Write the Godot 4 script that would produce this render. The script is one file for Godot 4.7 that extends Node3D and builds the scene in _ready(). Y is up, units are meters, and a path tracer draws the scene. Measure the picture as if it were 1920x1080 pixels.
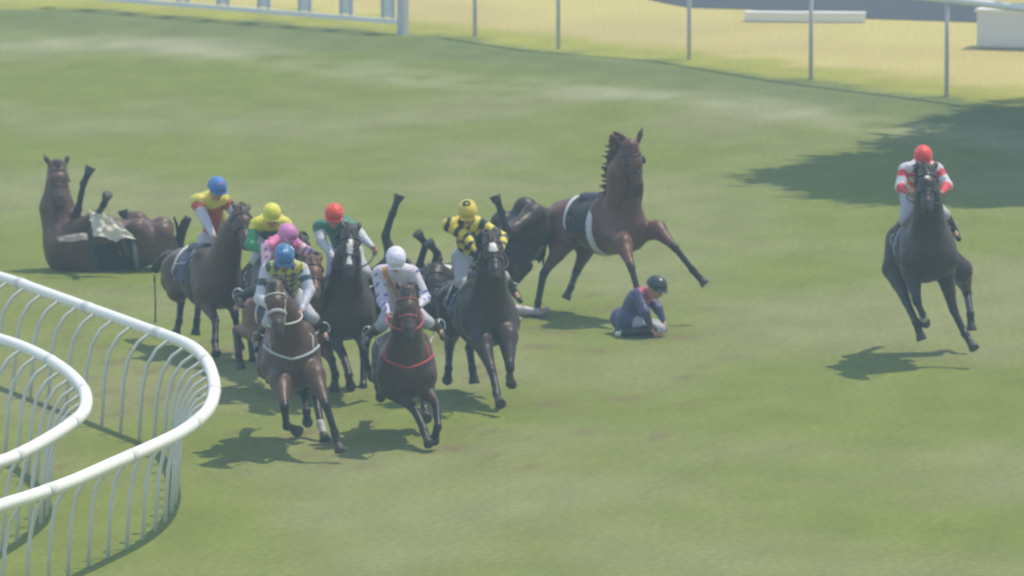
extends Node3D
# A race at the bend: galloping horses and riders, two fallen horses, a loose horse and the white running rails.

func _ready() -> void:
	var cam := Camera3D.new()
	cam.name = "camera"
	add_child(cam)
	cam.position = Vector3(0, 12.796, 104.217)
	cam.rotation_degrees = Vector3(-7, 0, 0)
	cam.fov = 3.9148
	cam.near = 1.0
	cam.far = 4000.0
	cam.current = true
	var lens := CameraAttributesPhysical.new()   # a long lens, focused a little short of the field: the soft picture of the broadcast
	lens.frustum_focal_length = 351.1
	lens.frustum_focus_distance = 60.0
	lens.exposure_aperture = 8.5
	lens.frustum_near = 1.0
	lens.frustum_far = 4000.0
	cam.attributes = lens
	var env := Environment.new()
	env.background_mode = Environment.BG_SKY
	var sky := Sky.new()
	var sm := ProceduralSkyMaterial.new()
	sm.sky_top_color = Color(0.50, 0.575, 0.685)
	sm.sky_horizon_color = Color(0.80, 0.83, 0.85)
	sm.ground_horizon_color = Color(0.60, 0.64, 0.60)
	sm.ground_bottom_color = Color(0.30, 0.34, 0.22)
	sm.sky_energy_multiplier = 1.40
	sky.sky_material = sm
	env.sky = sky
	env.tonemap_mode = Environment.TONE_MAPPER_LINEAR
	env.tonemap_exposure = 0.96
	env.sdfgi_enabled = true
	env.ssao_enabled = true
	env.ssil_enabled = true
	env.fog_enabled = true
	env.fog_density = 0.00145
	env.fog_light_color = Color(0.80, 0.95, 1.0)
	var we := WorldEnvironment.new()
	we.name = "world"
	we.environment = env
	add_child(we)
	var sun := DirectionalLight3D.new()
	sun.name = "sun"
	sun.light_energy = 1.35
	sun.light_color = Color(1.0, 0.95, 0.86)
	sun.light_angular_distance = 0.7
	sun.shadow_enabled = true
	add_child(sun)
	sun.look_at_from_position(Vector3.ZERO, Vector3(-0.38, -1.0, 0.20), Vector3.UP)

	noise_fine.frequency = 0.9
	noise_fine.fractal_octaves = 3
	wide.frequency = 0.11
	wide.fractal_octaves = 4
	wide.seed = 4
	streak.frequency = 0.09
	streak.fractal_octaves = 3
	streak.seed = 11
	materials()
	# the ground, the track, what stands beyond it
	var gp := PlaneMesh.new()
	gp.size = Vector2(3000, 3000)
	gp.material = M.ground
	struct("ground", gp).position.y = -0.006
	turf()
	fence_behind()
	tree("broad dark green tree standing nearest the track beyond the bend", V(12.6, 0, -15.2), 14.0, 4.4, 21)
	tree("broad dark green tree standing behind the nearest one at the bend", V(16.4, 0, -20.8), 16.0, 5.0, 22)
	tree("tall dark green tree farthest right at the bend", V(19.0, 0, -21.5), 19.0, 6.0, 23)
	rail("running_rail", "outer curved white running rail coming to a point beside the galloping horses", [Vector2(-16, -9), Vector2(-11, -2), Vector2(-8.0, 3.5), Vector2(-5.89, 7.95), Vector2(-5.47, 8.96), Vector2(-4.98, 10.19), Vector2(-4.5, 11.39), Vector2(-4.04, 12.56), Vector2(-3.64, 13.56), Vector2(-3.42, 14.3), Vector2(-3.26, 15.25), Vector2(-3.14, 16.54), Vector2(-3.08, 17.79), Vector2(-3.09, 19.01), Vector2(-3.18, 20.0), Vector2(-3.34, 20.96), Vector2(-3.58, 21.91), Vector2(-3.89, 23.02), Vector2(-4.22, 24.2), Vector2(-4.55, 25.14), Vector2(-4.85, 25.86), Vector2(-5.9, 28.5), Vector2(-7.5, 32), Vector2(-10, 36)], 0.62, "white running rails of the bend")
	rail("running_rail", "inner curved white running rail at the left edge, inside the other rail", [Vector2(-13, 2), Vector2(-9, 7.5), Vector2(-6.6, 11.5), Vector2(-5.55, 13.56), Vector2(-5.2, 14.4), Vector2(-4.87, 15.47), Vector2(-4.62, 16.54), Vector2(-4.45, 17.58), Vector2(-4.37, 18.48), Vector2(-4.36, 19.41), Vector2(-4.44, 20.19), Vector2(-4.59, 21.15), Vector2(-4.80, 22.2), Vector2(-5.02, 22.95), Vector2(-6, 25.5), Vector2(-8, 29), Vector2(-11, 33)], 0.62, "white running rails of the bend")

	# horses and riders
	for h in cast():
		var po: Dictionary = POSE[h.pose]
		var X := frame_of(po)
		var look: Dictionary = h.look
		if h.has("rider"):
			var rp: Dictionary = RIDER[h.pose + "_rider"]
			look.hands = [X * rp.wristL, X * rp.wristR]
			look.feet = [X * rp.ankleL, X * rp.ankleR]
			horse(po, look)
			var rl: Dictionary = h.rider
			rl.base = X * V(0, 1.5, -0.12)
			var yaw: Basis = Basis.from_euler(Vector3(0, deg_to_rad(po.turn.y), 0))
			rl.face = yaw * (rl.get("face", Vector3(0, -0.3, 1.0)) as Vector3)
			rl.crown = yaw * (rl.get("crown", Vector3(0, 1.0, 0.35)) as Vector3)
			person(rp, X, Vector3(po.at.x, 0, po.at.z), rl)
		else:
			horse(po, look)
	for f in fallen():
		var fp: Dictionary = RIDER[f.pose]
		person(fp, Transform3D.IDENTITY, fp.at, f)
	details()

func materials() -> void:
	M.coat = mat(0.46, 0.42, 0.10)
	M.coat.normal_enabled = true
	M.coat.uv1_triplanar = true
	M.coat.uv1_scale = Vector3(1.3, 1.3, 1.3)
	M.coat.normal_texture = noise_tex(0.010, 23, Color.BLACK, Color.WHITE, 4, true, 10.0)
	M.coat.normal_scale = 0.55
	M.hair = mat(0.55, 0.4, 0.2)
	M.cloth = mat(0.85, 0.3, 0.2)
	M.silk = mat(0.50, 0.45, 0.3)
	M.silk.normal_enabled = true
	M.silk.uv1_triplanar = true
	M.silk.uv1_scale = Vector3(2.6, 2.6, 2.6)
	M.silk.normal_texture = noise_tex(0.012, 17, Color.BLACK, Color.WHITE, 3, true, 14.0)
	M.silk.normal_scale = 0.9
	M.skin = mat(0.55, 0.45)
	M.leather = mat(0.40, 0.5)
	M.shell = mat(0.32, 0.5)
	M.hoof = flat(Color(0.05, 0.042, 0.036), 0.6)
	M.eye = flat(Color(0.008, 0.006, 0.005), 0.35)
	M.metal = flat(Color(0.55, 0.56, 0.58), 0.25)
	M.rail = flat(Color(0.84, 0.83, 0.77), 0.45)
	M.post = flat(Color(0.62, 0.63, 0.59), 0.6)
	M.greypost = flat(Color(0.56, 0.55, 0.57), 0.6)
	M.panel = flat(Color(0.74, 0.75, 0.78), 0.6)
	M.road = flat(Color(0.05, 0.058, 0.07), 0.9)
	M.bark = flat(Color(0.10, 0.075, 0.05), 0.95)
	M.leaf = flat(Color(0.045, 0.085, 0.025), 0.6)
	M.leaf.backlight_enabled = true
	M.leaf.backlight = Color(0.12, 0.2, 0.05)
	var t := StandardMaterial3D.new()
	t.vertex_color_use_as_albedo = true
	t.roughness = 0.95
	t.metallic_specular = 0.2
	t.uv1_triplanar = true
	t.uv1_world_triplanar = true
	t.uv1_scale = Vector3(0.45, 0.45, 0.45)
	t.albedo_texture = noise_tex(0.035, 3, Color(0.84, 0.85, 0.80), Color(1.0, 1.0, 1.0), 5)
	t.normal_enabled = true
	t.normal_texture = noise_tex(0.06, 9, Color.BLACK, Color.WHITE, 4, true, 5.0)
	t.normal_scale = 0.16
	M.turf = t
	var g: StandardMaterial3D = t.duplicate()
	g.vertex_color_use_as_albedo = false
	g.albedo_color = G_DRY.lerp(G_DRY2, 0.5).linear_to_srgb()
	M.ground = g

const DARK_BAY := Color(0.036, 0.021, 0.014)
const BAY := Color(0.085, 0.040, 0.022)
const BROWN := Color(0.082, 0.040, 0.023)
const CHESTNUT := Color(0.15, 0.062, 0.030)

func cast() -> Array:
	return [
		{"pose": "M", "look": {"label": "dark bay horse galloping alone at the far right of the field", "coat": DARK_BAY, "blaze": [0.12, 0.19, 0.022], "socks": ["FR"], "cloth": Color(0.22, 0.24, 0.42), "tail": V(0.0, -0.6, -0.7), "mane_side": -1.0},
			"rider": {"label": "person in red cap and red and white hooped silks riding alone at the right", "silk": "hoops", "cols": [Color(0.60, 0.60, 0.64), Color(0.62, 0.03, 0.05)], "cap": Color(0.72, 0.05, 0.04), "face": V(-0.05, -0.35, 1)}},
		{"pose": "K", "look": {"label": "riderless brown horse with raised head and loose reins stepping past the fallen jockey", "group": "", "coat": Color(0.115, 0.044, 0.025), "points": Color(0.02, 0.013, 0.011), "cloth": Color(0.03, 0.028, 0.03), "mane": Color(0.10, 0.035, 0.02), "mane_fly": 0.55, "mane_side": -1.0, "ears": 0.0, "ear_spread": 1.75, "ear_long": 1.3, "head_wide": 1.12, "blinkers": true, "mane_long": 1.25, "neck": 1.2, "neck_back": 0.08, "slack": 0.35, "tail": V(-0.5, -0.5, -0.6), "tail_drop": 0.9, "girth": Color(0.55, 0.56, 0.6)}},
		{"pose": "B", "look": {"label": "brown horse at the back left under the rider in the blue cap", "coat": BROWN, "mane_side": 1.0},
			"rider": {"label": "person in blue cap with yellow, red and white silks, back left", "silk": "yoke", "cols": [Color(0.66, 0.58, 0.08), Color(0.45, 0.07, 0.05), Color(0.52, 0.52, 0.62)], "cap": Color(0.05, 0.17, 0.46), "cap2": Color(0.45, 0.06, 0.09), "spots": [[0.0, 1.15]], "spot_size": 0.05}},
		{"pose": "C", "look": {"label": "dark horse mostly hidden behind the pink rider, under the rider in the yellow cap", "coat": DARK_BAY},
			"rider": {"label": "person in plain yellow cap and green and black silks, half hidden behind the pink rider", "silk": "halves", "cols": [Color(0.66, 0.60, 0.05), Color(0.02, 0.03, 0.025), Color(0.02, 0.22, 0.09)], "cap": Color(0.66, 0.62, 0.06)}},
		{"pose": "D", "look": {"label": "chestnut horse under the pink rider, its rump showing left of the front horse", "coat": CHESTNUT, "points": Color(0.03, 0.018, 0.013), "tail": V(0.3, -0.7, -0.6)},
			"rider": {"label": "person in pink cap and pink silks with spotted pale sleeves", "silk": "dots", "cols": [Color(0.66, 0.17, 0.36), Color(0.16, 0.05, 0.25), Color(0.74, 0.50, 0.58)], "cap": Color(0.60, 0.20, 0.44), "cap2": Color(0.16, 0.05, 0.25), "spots": [[0.15, 1.0], [2.4, 0.8]]}},
		{"pose": "E", "look": {"label": "brown horse with pale breast strap leading beside the point of the rail", "coat": BROWN, "breastplate": Color(0.42, 0.46, 0.47), "reins": Color(0.55, 0.56, 0.52), "bridle": Color(0.5, 0.5, 0.44), "socks": ["HL"], "noseband": Color(0.42, 0.42, 0.40)},
			"rider": {"label": "person in blue cap crouched low behind the front horse's head, yellow and blue silks", "silk": "diamonds", "cols": [Color(0.44, 0.42, 0.06), Color(0.03, 0.07, 0.10), Color(0.50, 0.52, 0.60)], "cap": Color(0.04, 0.16, 0.36), "cap2": Color(0.45, 0.68, 0.85), "spots": [[0.1, 0.5], [1.9, 0.9]], "face": V(0, -0.6, 1), "crown": V(0, 1.0, 0.75)}},
		{"pose": "F", "look": {"label": "dark horse with a white stripe down its face between the pink and white riders", "coat": DARK_BAY, "blaze": [0.12, 0.46, 0.026], "mane_side": -1.0},
			"rider": {"label": "person in red cap and green silks with white sleeves holding out one arm", "silk": "yoke", "cols": [Color(0.03, 0.16, 0.10), Color(0.03, 0.16, 0.10), Color(0.50, 0.53, 0.56)], "cap": Color(0.68, 0.06, 0.03)}},
		{"pose": "G", "look": {"label": "dark bay horse with red breast strap at the front centre under the white-capped rider", "coat": DARK_BAY.lerp(BROWN, 0.5), "breastplate": Color(0.40, 0.05, 0.06), "reins": Color(0.40, 0.06, 0.06), "bridle": Color(0.30, 0.05, 0.05)},
			"rider": {"label": "person in white cap and pale lilac-white silks at the front centre", "silk": "vee", "cols": [Color(0.58, 0.54, 0.62), Color(0.08, 0.10, 0.40), Color(0.55, 0.24, 0.08)], "cap": Color(0.72, 0.70, 0.80), "cap2": Color(0.36, 0.26, 0.62), "spots": [[0.0, 0.85]], "face": V(0, -0.7, 1), "crown": V(0, 1.0, 0.8)}},
		{"pose": "I", "look": {"label": "dark horse with a white star on its forehead under the checked yellow and black rider", "coat": DARK_BAY, "blaze": [0.13, 0.27, 0.040], "mane_side": -1.0, "girth": Color(0.1, 0.1, 0.1)},
			"rider": {"label": "person in yellow and black checked silks leaning to one side", "silk": "checks", "cols": [Color(0.66, 0.54, 0.05), Color(0.018, 0.018, 0.018), Color(0.66, 0.54, 0.05)], "cap": Color(0.62, 0.48, 0.05), "cap2": Color(0.02, 0.02, 0.02), "spots": [[0.0, 0.15]], "spot_size": 0.05, "face": V(-0.25, -0.5, 1), "crown": V(-0.25, 1.0, 0.5)}},
		{"pose": "A", "look": {"label": "fallen brown horse on its back at the far left, neck and legs up", "group": "fallen horses", "coat": Color(0.105, 0.053, 0.035), "face": V(0.25, 0.1, 1.0), "neck": 1.25, "ear_spread": 1.5, "head_wide": 1.2, "cloth": Color(0.03, 0.03, 0.03), "tail": V(0.15, 1.0, 0.1), "tail_drop": 0.25, "tail_len": 0.62, "edge": Color(0.25, 0.25, 0.26), "slack": 0.1}},
		{"pose": "H", "look": {"label": "fallen dark horse with its hindquarters in the air behind the checked rider", "group": "fallen horses", "coat": DARK_BAY, "face": V(0.0, 0.3, 1.0), "tail": V(-0.4, -0.7, -0.6), "tail_drop": 0.4, "slack": 0.1, "no_cloth": true}},
		{"pose": "J", "look": {"label": "fallen dark horse behind the white-capped rider, one hind leg pointing up and ears showing", "group": "fallen horses", "coat": DARK_BAY, "face": V(0.0, 0.3, 1.0), "tail": V(0.3, -0.5, -0.6), "tail_drop": 0.4, "slack": 0.05, "girth": Color(0.62, 0.62, 0.6), "no_cloth": true, "ear_long": 1.25}},
	]

func fallen() -> Array:
	return [
		{"pose": "L", "group": "fallen jockeys", "label": "fallen person in dark helmet and purple silks with red collar kneeling on the grass", "silk": "collar", "cols": [Color(0.048, 0.050, 0.13), Color(0.50, 0.03, 0.07)], "cap": Color(0.035, 0.038, 0.045), "cover": false, "face": V(0.75, -0.55, 0.55), "crown": V(0.35, 1.0, 0.1), "boot_toe": Color(0.55, 0.55, 0.58), "thumb": V(0, 0.3, 1), "long": true},
		{"pose": "N", "group": "fallen jockeys", "label": "fallen person in pale clothes lying on the grass behind the checked rider's horse", "silk": "plain", "cols": [Color(0.60, 0.50, 0.55)], "cap": Color(0.6, 0.5, 0.55), "face": V(-0.2, 1.0, 0.3), "crown": V(-1.0, 0.1, 0), "thumb": V(0, 1, 0), "breeches": Color(0.58, 0.50, 0.54), "boot": Color(0.40, 0.36, 0.38), "boot_toe": Color(0.40, 0.36, 0.38), "boot_top": Color(0.45, 0.40, 0.42)},
	]

func details() -> void:
	# cream cloth thrown over the belly of the fallen horse, and a thin stick in the turf
	var root := thing("number_cloth", "crumpled cream cloth lying over the belly of the fallen horse at the left", "cloth", V(-4.95, 0, -1.5))
	part("cloth", crumpled([V(-0.40, 0.82, 0.05), V(-0.10, 0.74, 0.12), V(0.22, 0.46, 0.30), V(-0.32, 0.50, 0.32)], 0.018, 0.075, 5, flat(Color(0.62, 0.57, 0.45), 0.9)), root)
	part("cloth_lining", crumpled([V(-0.78, 0.50, 0.30), V(-0.42, 0.56, 0.30), V(-0.38, 0.47, 0.34), V(-0.74, 0.44, 0.34)], 0.012, 0.04, 8, flat(Color(0.60, 0.52, 0.46), 0.9)), root)
	var w := thing("whip", "thin dark stick upright in the grass by the fallen horse at left", "stick", V(-4.30, 0, 3.45))
	part("shaft", tubes([[[V(0.0, -0.05, 0), V(0.004, 0.25, 0), V(-0.004, 0.50, 0)], 0.012, 0.010]], flat(Color(0.03, 0.03, 0.03), 0.5), 6), w)
	part("tip", tubes([[[V(-0.004, 0.50, 0), V(-0.006, 0.58, 0.0)], 0.016, 0.014]], flat(Color(0.05, 0.04, 0.03), 0.5), 6), w)

const G_GREEN := Color(0.19908, 0.23436, 0.05292)
const G_PALE := Color(0.24444, 0.25704, 0.10836)
const G_DARK := Color(0.1638, 0.2016, 0.08568)
const G_WORN := Color(0.4, 0.4, 0.27)
const G_SCUFF := Color(0.27, 0.27, 0.13)
const G_VERGE := Color(0.36, 0.36, 0.085)
const G_DRY := Color(0.58, 0.5, 0.21)
const G_DRY2 := Color(0.52, 0.43, 0.2)
const G_EARTH := Color(0.2, 0.15, 0.085)
const POSE := {
	"M": {"at": Vector3(4.78, 0.08, 7.03), "turn": Vector3(-4, 6, 0), "size": 1.08, "poll": Vector3(-0.08, 2.01, 0.88), "muzzle": Vector3(-0.14, 1.60, 1.25), "FL": [Vector3(0.27, 0.51, 0.40), Vector3(0.38, 0.25, 0.51), Vector3(0.46, 0.10, 0.62)], "FR": [Vector3(-0.16, 0.61, 0.63), Vector3(-0.06, 0.46, 0.38), Vector3(-0.01, 0.36, 0.21)], "HL0": Vector3(0.51, 0.87, -0.61), "HL": [Vector3(0.64, 0.62, -0.99), Vector3(0.62, 0.40, -0.64), Vector3(0.63, 0.24, -0.63)], "HR0": Vector3(-0.24, 0.91, -0.46), "HR": [Vector3(-0.17, 0.59, -0.10), Vector3(-0.11, 0.37, 0.23), Vector3(-0.05, 0.18, 0.25)]},
	"K": {"at": Vector3(1.12, -0.04, 2.86), "turn": Vector3(-4, 38, 0), "size": 1, "poll": Vector3(-0.20, 2.15, 0.88), "muzzle": Vector3(-0.15, 1.55, 0.97), "FL0": Vector3(0.28, 1.09, 0.75), "FL": [Vector3(0.23, 0.90, 1.12), Vector3(0.38, 0.62, 1.26), Vector3(0.50, 0.42, 1.37)], "FR0": Vector3(-0.26, 0.97, 0.75), "FR": [Vector3(-0.38, 0.70, 1.04), Vector3(-0.39, 0.41, 1.16), Vector3(-0.35, 0.20, 1.21)], "HL": [Vector3(0.11, 0.56, -0.65), Vector3(-0.18, 0.40, -0.40), Vector3(-0.22, 0.30, -0.43)], "HR": [Vector3(-0.39, 0.59, -0.65), Vector3(-0.59, 0.25, -0.53), Vector3(-0.62, 0.08, -0.55)]},
	"B": {"at": Vector3(-3.57, -0.26, 6.26), "turn": Vector3(-2, 24, 0), "size": 1, "poll": Vector3(0.08, 1.98, 0.94), "muzzle": Vector3(-0.03, 1.61, 1.36), "FL": [Vector3(0.06, 0.77, 0.73), Vector3(0.17, 0.53, 0.56), Vector3(0.14, 0.37, 0.68)], "FR": [Vector3(-0.18, 0.72, 0.72), Vector3(-0.27, 0.49, 0.91), Vector3(-0.31, 0.35, 1.05)], "HL": [Vector3(0.25, 0.79, -0.86), Vector3(0.09, 0.60, -0.53), Vector3(0.07, 0.45, -0.53)], "HR": [Vector3(0.01, 0.82, -0.83), Vector3(-0.14, 0.60, -0.52), Vector3(-0.23, 0.46, -0.41)]},
	"C": {"at": Vector3(-2.76, -0.16, 7.59), "turn": Vector3(-2, 8, 0), "size": 0.97, "poll": Vector3(0.20, 1.77, 1.15), "muzzle": Vector3(0.21, 1.48, 1.62), "FL": [Vector3(0.20, 0.55, 0.62), Vector3(0.19, 0.42, 0.36), Vector3(0.19, 0.24, 0.34)], "FR": [Vector3(-0.20, 0.55, 0.62), Vector3(-0.19, 0.42, 0.36), Vector3(-0.19, 0.24, 0.34)], "HL": [Vector3(0.19, 0.55, -0.85), Vector3(0.18, 0.22, -0.62), Vector3(0.18, 0.06, -0.52)], "HR": [Vector3(-0.19, 0.55, -0.85), Vector3(-0.18, 0.22, -0.62), Vector3(-0.18, 0.06, -0.52)]},
	"D": {"at": Vector3(-2.48, -0.30, 9.98), "turn": Vector3(-2, 26, 0), "size": 1, "poll": Vector3(-0.18, 1.89, 1.03), "muzzle": Vector3(-0.34, 1.53, 1.42), "FL": [Vector3(0.16, 0.76, 0.74), Vector3(0.30, 0.57, 0.54), Vector3(0.22, 0.43, 0.67)], "FR": [Vector3(-0.14, 0.68, 0.69), Vector3(-0.22, 0.43, 0.86), Vector3(-0.20, 0.23, 0.85)], "HL": [Vector3(0.06, 0.73, -0.81), Vector3(-0.08, 0.58, -0.45), Vector3(-0.13, 0.46, -0.29)], "HR": [Vector3(-0.27, 1.00, -0.89), Vector3(-0.38, 0.74, -0.60), Vector3(-0.37, 0.60, -0.58)]},
	"E": {"at": Vector3(-2.40, -0.20, 14.09), "turn": Vector3(-2, 4, 0), "size": 1.05, "poll": Vector3(-0.19, 1.92, 1.00), "muzzle": Vector3(-0.17, 1.47, 1.33), "FL0": Vector3(0.22, 1.00, 0.77), "FL": [Vector3(0.32, 0.74, 1.09), Vector3(0.41, 0.45, 1.12), Vector3(0.46, 0.27, 1.20)], "FR0": Vector3(-0.12, 0.94, 0.74), "FR": [Vector3(-0.10, 0.72, 1.10), Vector3(-0.07, 0.50, 0.88), Vector3(0.06, 0.43, 0.75)], "HL": [Vector3(0.30, 0.65, -0.76), Vector3(0.34, 0.38, -0.46), Vector3(0.38, 0.22, -0.34)], "HR": [Vector3(0.16, 0.70, -0.59), Vector3(0.18, 0.54, -0.21), Vector3(0.20, 0.41, -0.36)]},
	"F": {"at": Vector3(-1.88, -0.18, 9.98), "turn": Vector3(-2, 0, 0), "size": 1.05, "poll": Vector3(0.07, 2.00, 0.91), "muzzle": Vector3(0.06, 1.55, 1.26), "FL": [Vector3(0.21, 0.74, 0.73), Vector3(0.25, 0.52, 0.52), Vector3(0.30, 0.41, 0.35)], "FR": [Vector3(-0.02, 0.69, 0.66), Vector3(0.05, 0.48, 0.89), Vector3(0.07, 0.34, 0.74)], "HL": [Vector3(0.19, 0.55, -0.85), Vector3(0.18, 0.22, -0.62), Vector3(0.18, 0.06, -0.52)], "HR": [Vector3(-0.20, 0.60, -0.72), Vector3(-0.12, 0.37, -0.39), Vector3(-0.12, 0.21, -0.28)]},
	"G": {"at": Vector3(-1.17, -0.36, 13.51), "turn": Vector3(-2, 4, 0), "size": 1.04, "poll": Vector3(-0.02, 1.97, 0.96), "muzzle": Vector3(-0.02, 1.52, 1.28), "FL": [Vector3(0.29, 0.79, 0.74), Vector3(0.29, 0.57, 0.96), Vector3(0.26, 0.42, 0.84)], "FR": [Vector3(0.06, 0.74, 0.65), Vector3(0.15, 0.53, 0.86), Vector3(0.20, 0.40, 1.00)], "HL": [Vector3(0.24, 0.74, -0.84), Vector3(0.24, 0.63, -0.44), Vector3(0.25, 0.53, -0.27)], "HR": [Vector3(-0.24, 0.95, -0.90), Vector3(-0.22, 0.81, -0.88), Vector3(-0.19, 0.69, -1.04)]},
	"I": {"at": Vector3(-0.36, -0.23, 10.24), "turn": Vector3(-2, 15, 0), "size": 1.06, "poll": Vector3(-0.10, 1.99, 0.91), "muzzle": Vector3(-0.16, 1.61, 1.32), "FL0": Vector3(0.11, 0.94, 0.74), "FL": [Vector3(0.06, 0.64, 1.03), Vector3(0.13, 0.52, 0.75), Vector3(0.19, 0.43, 0.58)], "FR0": Vector3(-0.16, 0.90, 0.72), "FR": [Vector3(-0.14, 0.62, 1.03), Vector3(-0.15, 0.40, 1.25), Vector3(-0.15, 0.30, 1.42)], "HL": [Vector3(0.10, 0.70, -0.80), Vector3(0.04, 0.50, -0.45), Vector3(0.05, 0.37, -0.43)], "HR": [Vector3(-0.12, 0.70, -0.81), Vector3(-0.22, 0.51, -0.46), Vector3(-0.20, 0.37, -0.60)]},
	"A": {"at": Vector3(-5.25, 1.53, -1.72), "turn": Vector3(4, -88, 172), "size": 1.04, "poll": Vector3(0.27, 0.20, 0.50), "muzzle": Vector3(-0.11, 0.62, 0.50), "mid": Vector3(0.15, 0.71, 0.54), "FL": [Vector3(-0.15, 0.68, 0.28), Vector3(-0.07, 0.37, 0.19), Vector3(-0.02, 0.19, 0.08)], "FR": [Vector3(-0.33, 0.70, 0.04), Vector3(-0.58, 0.53, -0.04), Vector3(-0.69, 0.38, -0.11)], "HL": [Vector3(0.53, 1.20, -0.68), Vector3(0.56, 1.08, -0.48), Vector3(0.48, 0.96, -0.34)], "HR": [Vector3(0.24, 1.05, -0.59), Vector3(0.24, 1.03, -0.31), Vector3(0.29, 0.84, -0.26)]},
	"H": {"at": Vector3(-1.01, 1.39, 3.00), "turn": Vector3(48, -80, 165), "size": 1.04, "poll": Vector3(-0.61, 0.75, 0.64), "muzzle": Vector3(-1.16, 0.67, 0.74), "FL": [Vector3(0.20, 0.55, 0.62), Vector3(0.19, 0.42, 0.36), Vector3(0.19, 0.24, 0.34)], "FR": [Vector3(-0.20, 0.55, 0.62), Vector3(-0.19, 0.42, 0.36), Vector3(-0.19, 0.24, 0.34)], "HL": [Vector3(0.43, 1.36, -0.58), Vector3(0.37, 1.48, -0.57), Vector3(0.20, 1.55, -0.47)], "HR": [Vector3(-0.59, 0.70, -0.36), Vector3(-0.51, 0.53, -0.48), Vector3(-0.43, 0.37, -0.58)]},
	"J": {"at": Vector3(-0.85, 1.41, 2.78), "turn": Vector3(4, 85, 165), "size": 1, "poll": Vector3(0.59, 0.93, 0.06), "muzzle": Vector3(0.89, 1.40, 0.11), "mid": Vector3(0.39, 1.13, 0.35), "FL": [Vector3(-0.17, 0.77, 0.20), Vector3(-0.19, 0.90, 0.16), Vector3(-0.06, 1.05, 0.21)], "FR": [Vector3(0.23, 0.88, 0.43), Vector3(0.22, 1.01, 0.39), Vector3(0.05, 1.11, 0.42)], "HL": [Vector3(0.28, 0.54, -0.62), Vector3(0.31, 0.25, -0.55), Vector3(0.34, 0.01, -0.49)], "HR": [Vector3(-0.52, 0.65, -0.59), Vector3(-0.55, 0.71, -0.39), Vector3(-0.45, 0.85, -0.28)]}
}
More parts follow.
